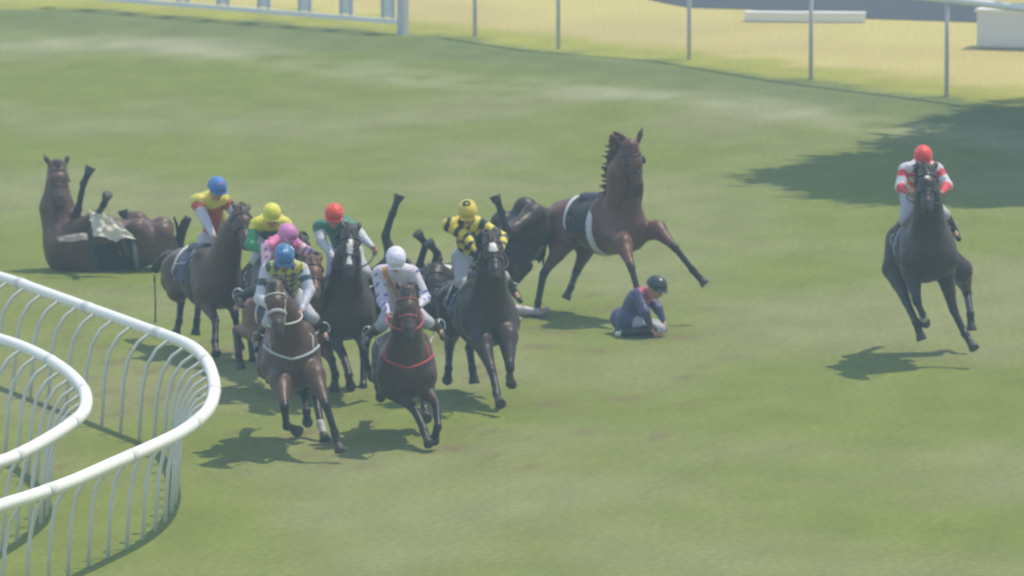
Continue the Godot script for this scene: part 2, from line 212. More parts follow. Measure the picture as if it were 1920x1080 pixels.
const RIDER := {
	"M_rider": {"head": Vector3(-0.04, 2.15, 0.34), "neck": Vector3(-0.03, 2.04, 0.19), "chest": Vector3(-0.02, 2.00, 0.04), "waist": Vector3(-0.01, 1.88, -0.12), "pelvis": Vector3(0.00, 1.72, -0.28), "shoulderL": Vector3(0.15, 2.00, 0.11), "shoulderR": Vector3(-0.21, 2.00, 0.11), "elbowL": Vector3(0.24, 1.83, 0.21), "elbowR": Vector3(-0.27, 1.82, 0.21), "wristL": Vector3(0.14, 1.76, 0.45), "wristR": Vector3(-0.21, 1.77, 0.44), "hipL": Vector3(0.09, 1.69, -0.27), "hipR": Vector3(-0.09, 1.69, -0.27), "kneeL": Vector3(0.24, 1.51, -0.02), "kneeR": Vector3(-0.19, 1.46, -0.03), "ankleL": Vector3(0.39, 1.32, -0.27), "ankleR": Vector3(-0.25, 1.20, -0.29), "toeL": Vector3(0.41, 1.25, -0.13), "toeR": Vector3(-0.27, 1.13, -0.15)},
	"B_rider": {"head": Vector3(0.02, 2.23, 0.36), "neck": Vector3(0.02, 2.11, 0.20), "chest": Vector3(0.05, 2.03, 0.07), "waist": Vector3(0.13, 1.83, -0.06), "pelvis": Vector3(0.20, 1.60, -0.20), "shoulderL": Vector3(0.20, 2.06, 0.12), "shoulderR": Vector3(-0.16, 2.06, 0.12), "elbowL": Vector3(0.33, 1.87, 0.23), "elbowR": Vector3(-0.11, 1.85, 0.28), "wristL": Vector3(0.12, 1.68, 0.45), "wristR": Vector3(-0.07, 1.66, 0.46), "hipL": Vector3(0.29, 1.57, -0.19), "hipR": Vector3(0.11, 1.57, -0.19), "kneeL": Vector3(0.27, 1.41, 0.00), "kneeR": Vector3(-0.11, 1.41, 0.00), "ankleL": Vector3(0.25, 1.20, -0.29), "ankleR": Vector3(-0.25, 1.20, -0.29), "toeL": Vector3(0.27, 1.13, -0.15), "toeR": Vector3(-0.27, 1.13, -0.15)},
	"C_rider": {"head": Vector3(-0.04, 2.03, 0.33), "neck": Vector3(-0.03, 1.93, 0.18), "chest": Vector3(-0.02, 1.92, 0.04), "waist": Vector3(-0.01, 1.83, -0.12), "pelvis": Vector3(0.00, 1.71, -0.28), "shoulderL": Vector3(0.15, 1.89, 0.10), "shoulderR": Vector3(-0.21, 1.89, 0.10), "elbowL": Vector3(0.25, 1.65, 0.20), "elbowR": Vector3(-0.29, 1.65, 0.20), "wristL": Vector3(0.10, 1.59, 0.44), "wristR": Vector3(-0.12, 1.59, 0.44), "hipL": Vector3(0.09, 1.68, -0.27), "hipR": Vector3(-0.09, 1.68, -0.27), "kneeL": Vector3(0.19, 1.46, -0.03), "kneeR": Vector3(-0.19, 1.46, -0.03), "ankleL": Vector3(0.25, 1.20, -0.29), "ankleR": Vector3(-0.25, 1.20, -0.29), "toeL": Vector3(0.27, 1.13, -0.15), "toeR": Vector3(-0.27, 1.13, -0.15)},
	"D_rider": {"head": Vector3(-0.14, 2.15, 0.28), "neck": Vector3(-0.13, 2.04, 0.13), "chest": Vector3(-0.09, 2.00, 0.00), "waist": Vector3(-0.05, 1.88, -0.14), "pelvis": Vector3(-0.01, 1.72, -0.29), "shoulderL": Vector3(0.06, 2.00, 0.06), "shoulderR": Vector3(-0.30, 2.00, 0.06), "elbowL": Vector3(0.23, 1.88, 0.19), "elbowR": Vector3(-0.35, 1.73, 0.16), "wristL": Vector3(0.09, 1.61, 0.43), "wristR": Vector3(-0.13, 1.61, 0.43), "hipL": Vector3(0.08, 1.69, -0.28), "hipR": Vector3(-0.10, 1.69, -0.28), "kneeL": Vector3(0.19, 1.46, -0.03), "kneeR": Vector3(-0.28, 1.54, -0.07), "ankleL": Vector3(0.25, 1.20, -0.29), "ankleR": Vector3(-0.47, 1.41, -0.39), "toeL": Vector3(0.27, 1.13, -0.15), "toeR": Vector3(-0.49, 1.34, -0.25)},
	"E_rider": {"head": Vector3(-0.06, 2.19, 0.34), "neck": Vector3(-0.06, 2.08, 0.19), "chest": Vector3(-0.04, 2.03, 0.04), "waist": Vector3(-0.02, 1.89, -0.12), "pelvis": Vector3(-0.01, 1.72, -0.28), "shoulderL": Vector3(0.13, 2.03, 0.11), "shoulderR": Vector3(-0.23, 2.03, 0.11), "elbowL": Vector3(0.20, 1.82, 0.20), "elbowR": Vector3(-0.31, 1.74, 0.20), "wristL": Vector3(0.10, 1.62, 0.44), "wristR": Vector3(-0.12, 1.62, 0.44), "hipL": Vector3(0.08, 1.69, -0.27), "hipR": Vector3(-0.10, 1.69, -0.27), "kneeL": Vector3(0.24, 1.52, -0.02), "kneeR": Vector3(-0.21, 1.48, -0.03), "ankleL": Vector3(0.37, 1.35, -0.28), "ankleR": Vector3(-0.31, 1.26, -0.29), "toeL": Vector3(0.39, 1.28, -0.14), "toeR": Vector3(-0.33, 1.19, -0.15)},
	"F_rider": {"head": Vector3(-0.11, 2.15, 0.34), "neck": Vector3(-0.10, 2.04, 0.19), "chest": Vector3(-0.07, 2.00, 0.04), "waist": Vector3(-0.04, 1.88, -0.12), "pelvis": Vector3(-0.01, 1.72, -0.28), "shoulderL": Vector3(0.08, 2.00, 0.11), "shoulderR": Vector3(-0.28, 2.00, 0.11), "elbowL": Vector3(0.17, 1.92, 0.21), "elbowR": Vector3(-0.25, 1.86, 0.21), "wristL": Vector3(0.31, 1.80, 0.45), "wristR": Vector3(-0.10, 1.67, 0.44), "hipL": Vector3(0.08, 1.69, -0.27), "hipR": Vector3(-0.10, 1.69, -0.27), "kneeL": Vector3(0.22, 1.49, -0.03), "kneeR": Vector3(-0.16, 1.43, -0.03), "ankleL": Vector3(0.33, 1.28, -0.29), "ankleR": Vector3(-0.18, 1.13, -0.29), "toeL": Vector3(0.35, 1.21, -0.15), "toeR": Vector3(-0.20, 1.06, -0.15)},
	"G_rider": {"head": Vector3(-0.10, 2.27, 0.34), "neck": Vector3(-0.09, 2.16, 0.19), "chest": Vector3(-0.07, 2.08, 0.04), "waist": Vector3(-0.04, 1.92, -0.12), "pelvis": Vector3(-0.01, 1.73, -0.28), "shoulderL": Vector3(0.09, 2.10, 0.11), "shoulderR": Vector3(-0.27, 2.10, 0.11), "elbowL": Vector3(0.21, 1.84, 0.20), "elbowR": Vector3(-0.23, 1.81, 0.21), "wristL": Vector3(0.12, 1.77, 0.45), "wristR": Vector3(-0.19, 1.69, 0.44), "hipL": Vector3(0.08, 1.70, -0.27), "hipR": Vector3(-0.10, 1.70, -0.27), "kneeL": Vector3(0.25, 1.57, -0.02), "kneeR": Vector3(-0.23, 1.54, -0.03), "ankleL": Vector3(0.39, 1.48, -0.27), "ankleR": Vector3(-0.36, 1.41, -0.29), "toeL": Vector3(0.41, 1.41, -0.13), "toeR": Vector3(-0.38, 1.34, -0.15)},
	"I_rider": {"head": Vector3(-0.19, 2.24, 0.29), "neck": Vector3(-0.18, 2.13, 0.15), "chest": Vector3(-0.13, 2.06, 0.01), "waist": Vector3(-0.07, 1.91, -0.14), "pelvis": Vector3(-0.02, 1.73, -0.28), "shoulderL": Vector3(0.01, 2.08, 0.07), "shoulderR": Vector3(-0.35, 2.08, 0.07), "elbowL": Vector3(0.22, 1.94, 0.20), "elbowR": Vector3(-0.19, 1.97, 0.23), "wristL": Vector3(0.13, 1.83, 0.45), "wristR": Vector3(-0.14, 1.83, 0.44), "hipL": Vector3(0.07, 1.70, -0.27), "hipR": Vector3(-0.11, 1.70, -0.27), "kneeL": Vector3(0.27, 1.51, -0.01), "kneeR": Vector3(-0.19, 1.46, -0.03), "ankleL": Vector3(0.45, 1.32, -0.23), "ankleR": Vector3(-0.25, 1.20, -0.29), "toeL": Vector3(0.47, 1.25, -0.09), "toeR": Vector3(-0.27, 1.13, -0.15)},
	"L": {"at": Vector3(1.49, 0.00, 4.59), "head": Vector3(0.23, 0.61, 0.22), "neck": Vector3(0.11, 0.50, 0.12), "chest": Vector3(0.01, 0.42, 0.02), "waist": Vector3(-0.06, 0.30, -0.06), "pelvis": Vector3(-0.11, 0.18, -0.10), "shoulderR": Vector3(0.00, 0.51, 0.22), "shoulderL": Vector3(0.11, 0.47, -0.16), "elbowR": Vector3(0.09, 0.32, 0.38), "wristR": Vector3(0.17, 0.11, 0.30), "elbowL": Vector3(0.25, 0.31, 0.00), "wristL": Vector3(0.32, 0.16, 0.05), "hipR": Vector3(-0.11, 0.17, 0.00), "hipL": Vector3(-0.11, 0.17, -0.20), "kneeR": Vector3(0.27, 0.10, 0.22), "kneeL": Vector3(0.24, 0.10, -0.10), "ankleR": Vector3(-0.10, 0.06, 0.25), "ankleL": Vector3(-0.12, 0.04, -0.25), "toeR": Vector3(-0.21, 0.04, 0.22), "toeL": Vector3(-0.22, 0.03, -0.25)},
	"N": {"at": Vector3(-0.27, 0.00, 3.17), "head": Vector3(-0.63, 0.07, -0.30), "neck": Vector3(-0.49, 0.08, -0.25), "chest": Vector3(-0.36, 0.09, -0.20), "waist": Vector3(-0.21, 0.11, -0.20), "pelvis": Vector3(-0.08, 0.14, -0.20), "shoulderR": Vector3(-0.45, 0.07, -0.05), "shoulderL": Vector3(-0.45, 0.11, -0.40), "elbowR": Vector3(-0.39, 0.04, 0.20), "wristR": Vector3(-0.22, 0.01, 0.25), "elbowL": Vector3(-0.52, 0.07, -0.50), "wristL": Vector3(-0.60, 0.04, -0.30), "hipR": Vector3(-0.07, 0.12, -0.10), "hipL": Vector3(-0.07, 0.16, -0.30), "kneeR": Vector3(0.16, 0.32, 0.05), "kneeL": Vector3(0.23, 0.10, -0.25), "ankleR": Vector3(0.26, 0.08, 0.10), "ankleL": Vector3(0.61, 0.06, -0.25), "toeR": Vector3(0.34, 0.04, 0.18), "toeL": Vector3(0.68, 0.10, -0.20)}
}

# ---------------------------------------------------------------- shapes grown from tapered bones
class Blob:
	var bones: Array = []       # [a, b, ra, rb, id, n, f, k]
	var planes: Array = []      # [point, normal]: only what lies behind the plane stays
	func add(a: Vector3, b: Vector3, ra: float, rb: float, id := 0, f := 1.0, n := Vector3.ZERO, k := 0.03) -> void:
		bones.append([a, b, ra, rb, id, n.normalized() if f != 1.0 else Vector3.ZERO, f - 1.0, k])
	func cut(p: Vector3, n: Vector3) -> void:
		planes.append([p, n.normalized()])

class Hull:
	var v := PackedVector3Array()
	var n := PackedVector3Array()
	var c := PackedColorArray()
	var t := PackedInt32Array()
	func made(m: Material) -> ArrayMesh:
		var mesh := ArrayMesh.new()
		if v.is_empty():
			return mesh
		var arr := []
		arr.resize(Mesh.ARRAY_MAX)
		arr[Mesh.ARRAY_VERTEX] = v
		arr[Mesh.ARRAY_NORMAL] = n
		arr[Mesh.ARRAY_COLOR] = c
		arr[Mesh.ARRAY_INDEX] = t
		mesh.add_surface_from_arrays(Mesh.PRIMITIVE_TRIANGLES, arr)
		mesh.surface_set_material(0, m)
		return mesh

# surface nets over the smooth union of the bones; colours come from tint(id, point)
func grow(bl: Blob, cell: float, skin: Hull, paint: Dictionary) -> void:
	var lo := Vector3(1e9, 1e9, 1e9)
	var hi := -lo
	for b in bl.bones:
		var r: float = maxf(b[2], b[3]) + 0.01
		var rr := Vector3(r, r, r)
		lo = lo.min(b[0] - rr).min(b[1] - rr)
		hi = hi.max(b[0] + rr).max(b[1] + rr)
	lo -= Vector3.ONE * cell * 2.5
	hi += Vector3.ONE * cell * 2.5
	var nx := int((hi.x - lo.x) / cell) + 2
	var ny := int((hi.y - lo.y) / cell) + 2
	var nz := int((hi.z - lo.z) / cell) + 2
	var sy := nx
	var sz := nx * ny
	var g := PackedFloat32Array()
	g.resize(sz * nz)
	g.fill(1.0)
	var ids := PackedByteArray()
	ids.resize(sz * nz)
	var best := PackedFloat32Array()
	best.resize(sz * nz)
	best.fill(1.0)
	for b in bl.bones:
		var a: Vector3 = b[0]
		var ab: Vector3 = b[1] - a
		var ra: float = b[2]
		var dr: float = b[3] - ra
		var id: int = b[4]
		var fn: Vector3 = b[5]
		var ff: float = b[6]
		var k: float = b[7]
		var kq := 0.25 / k
		var plain := ff == 0.0
		if not plain:
			ab += fn * (ab.dot(fn) * ff)
		var inv := 1.0 / maxf(ab.length_squared(), 1e-9)
		var reach: float = maxf(b[2], b[3]) + maxf(k, cell * 2.0)
		if ff < 0.0:
			reach /= (1.0 + ff)
		var rr := Vector3(reach, reach, reach)
		var p0 := ((a.min(b[1]) - rr - lo) / cell).floor()
		var p1 := ((a.max(b[1]) + rr - lo) / cell).ceil()
		var x0 := maxi(int(p0.x), 0)
		var x1 := mini(int(p1.x), nx - 1)
		for z in range(maxi(int(p0.z), 0), mini(int(p1.z), nz - 1) + 1):
			for y in range(maxi(int(p0.y), 0), mini(int(p1.y), ny - 1) + 1):
				var at := z * sz + y * sy + x0
				var q := lo + Vector3(x0, y, z) * cell - a
				for x in range(x0, x1 + 1):
					var w := q
					if not plain:
						w += fn * (w.dot(fn) * ff)
					var s := clampf(w.dot(ab) * inv, 0.0, 1.0)
					var d := (w - ab * s).length() - ra - dr * s
					if d < best[at]:
						best[at] = d
						ids[at] = id
					var o := g[at]
					var h := k - absf(d - o)
					if h > 0.0:
						g[at] = minf(d, o) - h * h * kq
					elif d < o:
						g[at] = d
					at += 1
					q.x += cell
	for pl in bl.planes:
		var pp: Vector3 = pl[0]
		var pn: Vector3 = pl[1]
		var at2 := 0
		for z in nz:
			for y in ny:
				var dd := (lo + Vector3(0, y, z) * cell - pp).dot(pn)
				var step := pn.x * cell
				for x in nx:
					if g[at2] < dd:
						g[at2] = dd
					dd += step
					at2 += 1
	var where := PackedInt32Array()
	where.resize(sz * nz)
	where.fill(-1)
	var lim := cell * 3.0
	for z in nz - 1:
		for y in ny - 1:
			var at := z * sz + y * sy
			for x in nx - 1:
				var v0 := g[at]
				if v0 < lim and v0 > -lim:
					var v1 := g[at + 1]
					var v2 := g[at + sy]
					var v3 := g[at + sy + 1]
					var v4 := g[at + sz]
					var v5 := g[at + sz + 1]
					var v6 := g[at + sz + sy]
					var v7 := g[at + sz + sy + 1]
					var m := int(v0 < 0.0) + int(v1 < 0.0) + int(v2 < 0.0) + int(v3 < 0.0) + int(v4 < 0.0) + int(v5 < 0.0) + int(v6 < 0.0) + int(v7 < 0.0)
					if m > 0 and m < 8:
						var s := Vector3.ZERO
						var cnt := 0
						if (v0 < 0.0) != (v1 < 0.0):
							s += Vector3(v0 / (v0 - v1), 0, 0)
							cnt += 1
						if (v2 < 0.0) != (v3 < 0.0):
							s += Vector3(v2 / (v2 - v3), 1, 0)
							cnt += 1
						if (v4 < 0.0) != (v5 < 0.0):
							s += Vector3(v4 / (v4 - v5), 0, 1)
							cnt += 1
						if (v6 < 0.0) != (v7 < 0.0):
							s += Vector3(v6 / (v6 - v7), 1, 1)
							cnt += 1
						if (v0 < 0.0) != (v2 < 0.0):
							s += Vector3(0, v0 / (v0 - v2), 0)
							cnt += 1
						if (v1 < 0.0) != (v3 < 0.0):
							s += Vector3(1, v1 / (v1 - v3), 0)
							cnt += 1
						if (v4 < 0.0) != (v6 < 0.0):
							s += Vector3(0, v4 / (v4 - v6), 1)
							cnt += 1
						if (v5 < 0.0) != (v7 < 0.0):
							s += Vector3(1, v5 / (v5 - v7), 1)
							cnt += 1
						if (v0 < 0.0) != (v4 < 0.0):
							s += Vector3(0, 0, v0 / (v0 - v4))
							cnt += 1
						if (v1 < 0.0) != (v5 < 0.0):
							s += Vector3(1, 0, v1 / (v1 - v5))
							cnt += 1
						if (v2 < 0.0) != (v6 < 0.0):
							s += Vector3(0, 1, v2 / (v2 - v6))
							cnt += 1
						if (v3 < 0.0) != (v7 < 0.0):
							s += Vector3(1, 1, v3 / (v3 - v7))
							cnt += 1
						s /= cnt
						var p := lo + (Vector3(x, y, z) + s) * cell
						where[at] = skin.v.size()
						skin.v.append(p)
						skin.n.append(Vector3(v1 + v3 + v5 + v7 - v0 - v2 - v4 - v6, v2 + v3 + v6 + v7 - v0 - v1 - v4 - v5, v4 + v5 + v6 + v7 - v0 - v1 - v2 - v3).normalized())
						skin.c.append(tint(paint, ids[at], p))
				at += 1
	for z in range(1, nz - 1):
		for y in range(1, ny - 1):
			var at := z * sz + y * sy + 1
			for x in range(1, nx - 1):
				if where[at] >= 0:
					var inside := g[at] < 0.0
					if inside != (g[at + 1] < 0.0):
						quad(skin.t, where[at - sy - sz], where[at - sz], where[at], where[at - sy], inside)
					if inside != (g[at + sy] < 0.0):
						quad(skin.t, where[at - 1 - sz], where[at - 1], where[at], where[at - sz], inside)
					if inside != (g[at + sz] < 0.0):
						quad(skin.t, where[at - 1 - sy], where[at - sy], where[at], where[at - 1], inside)
				at += 1

func quad(t: PackedInt32Array, a: int, b: int, c: int, d: int, flip: bool) -> void:
	if a < 0 or b < 0 or c < 0 or d < 0:
		return
	if flip:
		t.append_array(PackedInt32Array([a, c, b, a, d, c]))
	else:
		t.append_array(PackedInt32Array([a, b, c, a, c, d]))

func lin(r: float, g: float, b: float) -> Color:
	return Color(r, g, b)

func dot_at(a: float, b: float, step: float, r: float) -> bool:
	var x := fposmod(a, step) - step * 0.5
	var y := fposmod(b, step) - step * 0.5
	return x * x + y * y < r * r

# own colour of a point: horses by region, silks by their printed pattern
func tint(paint: Dictionary, id: int, p: Vector3) -> Color:
	var cols: Array = paint.cols
	var c: Color = cols[id] if id < cols.size() else cols[0]
	var kind: String = paint.get("kind", "")
	if kind == "":
		return c
	if kind == "horse":
		if paint.has("blaze") and (id == 1 or id == 5):
			var q: Vector3 = p - paint.poll
			var al: float = q.dot(paint.d)
			var la: float = absf(q.dot(paint.l))
			var fr: float = q.dot(paint.f)
			if fr > 0.02 and al > paint.blaze[0] and al < paint.blaze[1] and la < paint.blaze[2] * (1.0 + 0.35 * sin(al * 31.0)):
				return Color(0.62, 0.6, 0.56)
		var mo: float = noise_fine.get_noise_3dv(p * 3.0 + paint.seed)
		return c * (1.0 + 0.22 * mo)
	# silks
	var r: Vector3 = p - paint.o
	var a: float = r.dot(paint.u) * paint.get("fit", 1.0)
	var b: float = r.dot(paint.s)
	var w: float = r.dot(paint.f)
	var along := 0.0
	if id >= 2:
		var arm: Array = paint.arms[id - 2]
		var ax: Vector3 = arm[1] - arm[0]
		along = (p - arm[0]).dot(ax) / ax.length_squared()
	var c2: Color = cols[1] if cols.size() > 1 else c
	var c3: Color = cols[2] if cols.size() > 2 else c
	c = cols[0]
	match kind:
		"plain":
			return c
		"checks":
			if id >= 2:
				return c2 if fposmod(along, 0.5) < 0.22 else c
			return c if (int(floor(a / 0.085)) + int(floor((b + w * 0.5) / 0.085))) % 2 == 0 else c2
		"diamonds":
			if id >= 2:
				return c2 if along > 0.35 and along < 0.6 and id % 2 == 0 else c3
			return c if (int(floor((a + b) / 0.09)) + int(floor((a - b) / 0.09))) % 2 == 0 else c2
		"hoops":
			if id >= 2:
				return c2 if (id % 2 == 1 and along > 0.1) or (id % 2 == 0 and along > 0.15 and along < 0.5) else c
			return c2 if fposmod(a + 0.02, 0.21) < 0.09 else c
		"dots":
			if id >= 2:
				return c2 if dot_at(along * 0.28, b + w, 0.085, 0.02) else c3
			return c2 if absf(b) < 0.07 and a > 0.18 and a < 0.33 else c
		"vee":
			if id >= 2:
				return c2 if dot_at(along * 0.28 + 0.03, b + w, 0.1, 0.022) else c
			return c3 if absf(absf(b) - (a - 0.12) * 0.5) < 0.028 and w > -0.02 and a > 0.12 else c
		"yoke":
			if id >= 2:
				return c3 if along > 0.45 or id % 2 == 1 else (c if along < 0.12 else c2)
			return c if a > 0.43 else (c2 if absf(b) > 0.03 or a > 0.34 else c.lerp(c2, 0.4))
		"collar":
			if id >= 2:
				return c
			return c2 if a > 0.45 else c
		"halves":
			if id >= 2:
				return c if along < 0.3 and id % 2 == 0 else c3
			return c if a > 0.455 else c2
	return c

# ---------------------------------------------------------------- nodes
var taken := {}

func numbered(called: String) -> String:
	var k: int = taken.get(called, 0)
	taken[called] = k + 1
	return called if k == 0 else "%s_%03d" % [called, k]

func thing(called: String, label: String, category: String, at := Vector3.ZERO, group := "") -> Node3D:
	var o := Node3D.new()
	o.name = numbered(called)
	add_child(o, true)
	o.position = at
	o.set_meta("label", label)
	o.set_meta("category", category)
	if group != "":
		o.set_meta("group", group)
	return o

func part(called: String, mesh: Mesh, parent: Node3D, label := "") -> MeshInstance3D:
	var o := MeshInstance3D.new()
	var k := 0
	for c in parent.get_children():
		if str(c.name).begins_with(called) and str(c.name).trim_prefix(called).replace("_", "").is_valid_int() or str(c.name) == called:
			k += 1
	o.name = called if k == 0 else "%s_%03d" % [called, k]
	o.mesh = mesh
	parent.add_child(o, true)
	if label != "":
		o.set_meta("label", label)
	return o

func struct(called: String, mesh: Mesh) -> MeshInstance3D:
	var o := MeshInstance3D.new()
	o.name = called
	o.mesh = mesh
	o.set_meta("kind", "structure")
	add_child(o, true)
	return o

# a tube of varying radius through points, closed at both ends
func tube(st: SurfaceTool, pts: Array, r0: float, r1: float, sides := 8) -> void:
	var up := Vector3.UP
	var prev: Array = []
	var n := pts.size()
	for i in n:
		var p: Vector3 = pts[i]
		var dir: Vector3 = (pts[mini(i + 1, n - 1)] - pts[maxi(i - 1, 0)]).normalized()
		var sx := dir.cross(up)
		if sx.length() < 0.05:
			sx = dir.cross(Vector3.RIGHT)
		sx = sx.normalized()
		var sy := sx.cross(dir).normalized()
		var r := lerpf(r0, r1, float(i) / (n - 1))
		var ring: Array = []
		for k in sides:
			var an := TAU * k / sides
			ring.append(p + (sx * cos(an) + sy * sin(an)) * r)
		if i > 0:
			for k in sides:
				var k2 := (k + 1) % sides
				for q in [prev[k], ring[k], prev[k2], prev[k2], ring[k], ring[k2]]:
					st.add_vertex(q)
		if i == 0 or i == n - 1:
			for k in sides:
				var k2 := (k + 1) % sides
				for q in ([p, ring[k], ring[k2]] if i == 0 else [p, ring[k2], ring[k]]):
					st.add_vertex(q)
		prev = ring

func tubes(runs: Array, m: Material, sides := 8) -> ArrayMesh:
	var st := SurfaceTool.new()
	st.begin(Mesh.PRIMITIVE_TRIANGLES)
	st.set_smooth_group(0)
	for r in runs:
		tube(st, r[0], r[1], r[2], sides)
	st.generate_normals()
	st.set_material(m)
	return st.commit()

func box(st: SurfaceTool, x: Transform3D, size: Vector3) -> void:
	var h := size * 0.5
	var c: Array = []
	for i in 8:
		c.append(x * Vector3(h.x if i & 1 else -h.x, h.y if i & 2 else -h.y, h.z if i & 4 else -h.z))
	for f in [[0, 1, 3, 2], [5, 4, 6, 7], [4, 0, 2, 6], [1, 5, 7, 3], [2, 3, 7, 6], [4, 5, 1, 0]]:
		for k in [0, 2, 1, 0, 3, 2]:
			st.add_vertex(c[f[k]])

func boxes(list: Array, m: Material) -> ArrayMesh:
	var st := SurfaceTool.new()
	st.begin(Mesh.PRIMITIVE_TRIANGLES)
	st.set_smooth_group(-1)
	for b in list:
		box(st, b[0], b[1])
	st.generate_normals()
	st.set_material(m)
	return st.commit()

# a truncated cone with rounded rim: hoof
func hoof_mesh(a: Vector3, b: Vector3, fwd: Vector3, s: float, m: Material) -> ArrayMesh:
	var st := SurfaceTool.new()
	st.begin(Mesh.PRIMITIVE_TRIANGLES)
	st.set_smooth_group(0)
	var ax := (b - a).normalized()
	var fx := (fwd - ax * fwd.dot(ax)).normalized()
	var sx := ax.cross(fx)
	var prof := [[-0.006, 0.040], [0.012, 0.046], [0.045, 0.053], [0.078, 0.060], [0.085, 0.057]]
	var rings: Array = []
	for pr in prof:
		var ring: Array = []
		for k in 12:
			var an := TAU * k / 12.0
			var grow_f := 1.0 + 0.25 * maxf(cos(an), 0.0)
			ring.append(a + ax * pr[0] * s + (fx * cos(an) * grow_f + sx * sin(an)) * pr[1] * s)
		rings.append(ring)
	for i in rings.size() - 1:
		for k in 12:
			var k2 := (k + 1) % 12
			for q in [rings[i][k], rings[i][k2], rings[i + 1][k], rings[i][k2], rings[i + 1][k2], rings[i + 1][k]]:
				st.add_vertex(q)
	var mid := a + ax * 0.082 * s
	for k in 12:
		for q in [mid, rings[4][k], rings[4][(k + 1) % 12]]:
			st.add_vertex(q)
	st.generate_normals()
	st.set_material(m)
	return st.commit()

# a crumpled sheet of cloth between four corners
func crumpled(corners: Array, thick: float, depth: float, seed_n: int, m: Material) -> ArrayMesh:
	var n := FastNoiseLite.new()
	n.seed = seed_n
	n.frequency = 2.6
	n.fractal_octaves = 3
	var k := 22
	var nrm := ((corners[1] - corners[0]) as Vector3).cross(corners[3] - corners[0]).normalized()
	var st := SurfaceTool.new()
	st.begin(Mesh.PRIMITIVE_TRIANGLES)
	st.set_smooth_group(0)
	var g: Array = []
	for side: float in [1.0, -1.0]:
		for i in k:
			for q in k:
				var u := i / (k - 1.0)
				var w := q / (k - 1.0)
				var p: Vector3 = (corners[0] as Vector3).lerp(corners[1], u).lerp((corners[3] as Vector3).lerp(corners[2], u), w)
				var rag := 0.035 * n.get_noise_2d(u * 3.0 + 9.0, w * 3.0)
				var e := minf(minf(u, 1.0 - u), minf(w, 1.0 - w)) * 6.0
				p += (corners[1] - corners[0]).normalized() * rag + nrm * (n.get_noise_2d(u * 1.2, w * 1.2) * depth + side * thick * clampf(e, 0.15, 1.0) + 0.3 * depth * sin(u * 9.0 + w * 4.0))
				g.append(p)
	for side in 2:
		var o := side * k * k
		for i in k - 1:
			for q in k - 1:
				var a := o + i * k + q
				for x in ([a, a + 1, a + k, a + 1, a + k + 1, a + k] if side == 0 else [a, a + k, a + 1, a + 1, a + k, a + k + 1]):
					st.add_vertex(g[x])
	st.generate_normals()
	st.set_material(m)
	return st.commit()

# ---------------------------------------------------------------- materials
var noise_fine := FastNoiseLite.new()
var M := {}

func mat(rough: float, spec := 0.5, rim := 0.0) -> StandardMaterial3D:
	var m := StandardMaterial3D.new()
	m.vertex_color_use_as_albedo = true
	m.roughness = rough
	m.metallic_specular = spec
	if rim > 0.0:
		m.rim_enabled = true
		m.rim = rim
		m.rim_tint = 0.5
	return m

func flat(c: Color, rough: float, spec := 0.5) -> StandardMaterial3D:
	var m := StandardMaterial3D.new()
	m.albedo_color = c.linear_to_srgb()
	m.roughness = rough
	m.metallic_specular = spec
	return m

func noise_tex(freq: float, seed_n: int, lo_c: Color, hi_c: Color, oct := 4, normal := false, bump := 4.0) -> NoiseTexture2D:
	var n := FastNoiseLite.new()
	n.seed = seed_n
	n.noise_type = FastNoiseLite.TYPE_SIMPLEX_SMOOTH
	n.frequency = freq
	n.fractal_octaves = oct
	var t := NoiseTexture2D.new()
	t.width = 512
	t.height = 512
	t.seamless = true
	t.noise = n
	if normal:
		t.as_normal_map = true
		t.bump_strength = bump
	else:
		var g := Gradient.new()
		g.set_color(0, lo_c)
		g.set_color(1, hi_c)
		t.color_ramp = g
	return t

# ---------------------------------------------------------------- horse
func V(x: float, y: float, z: float) -> Vector3:
	return Vector3(x, y, z)

func frame_of(po: Dictionary) -> Transform3D:
	var t: Vector3 = po.turn
	var b := Basis.from_euler(Vector3(deg_to_rad(t.x), deg_to_rad(t.y), deg_to_rad(t.z))) * float(po.size)
	return Transform3D(b, Vector3(0, po.at.y, 0))

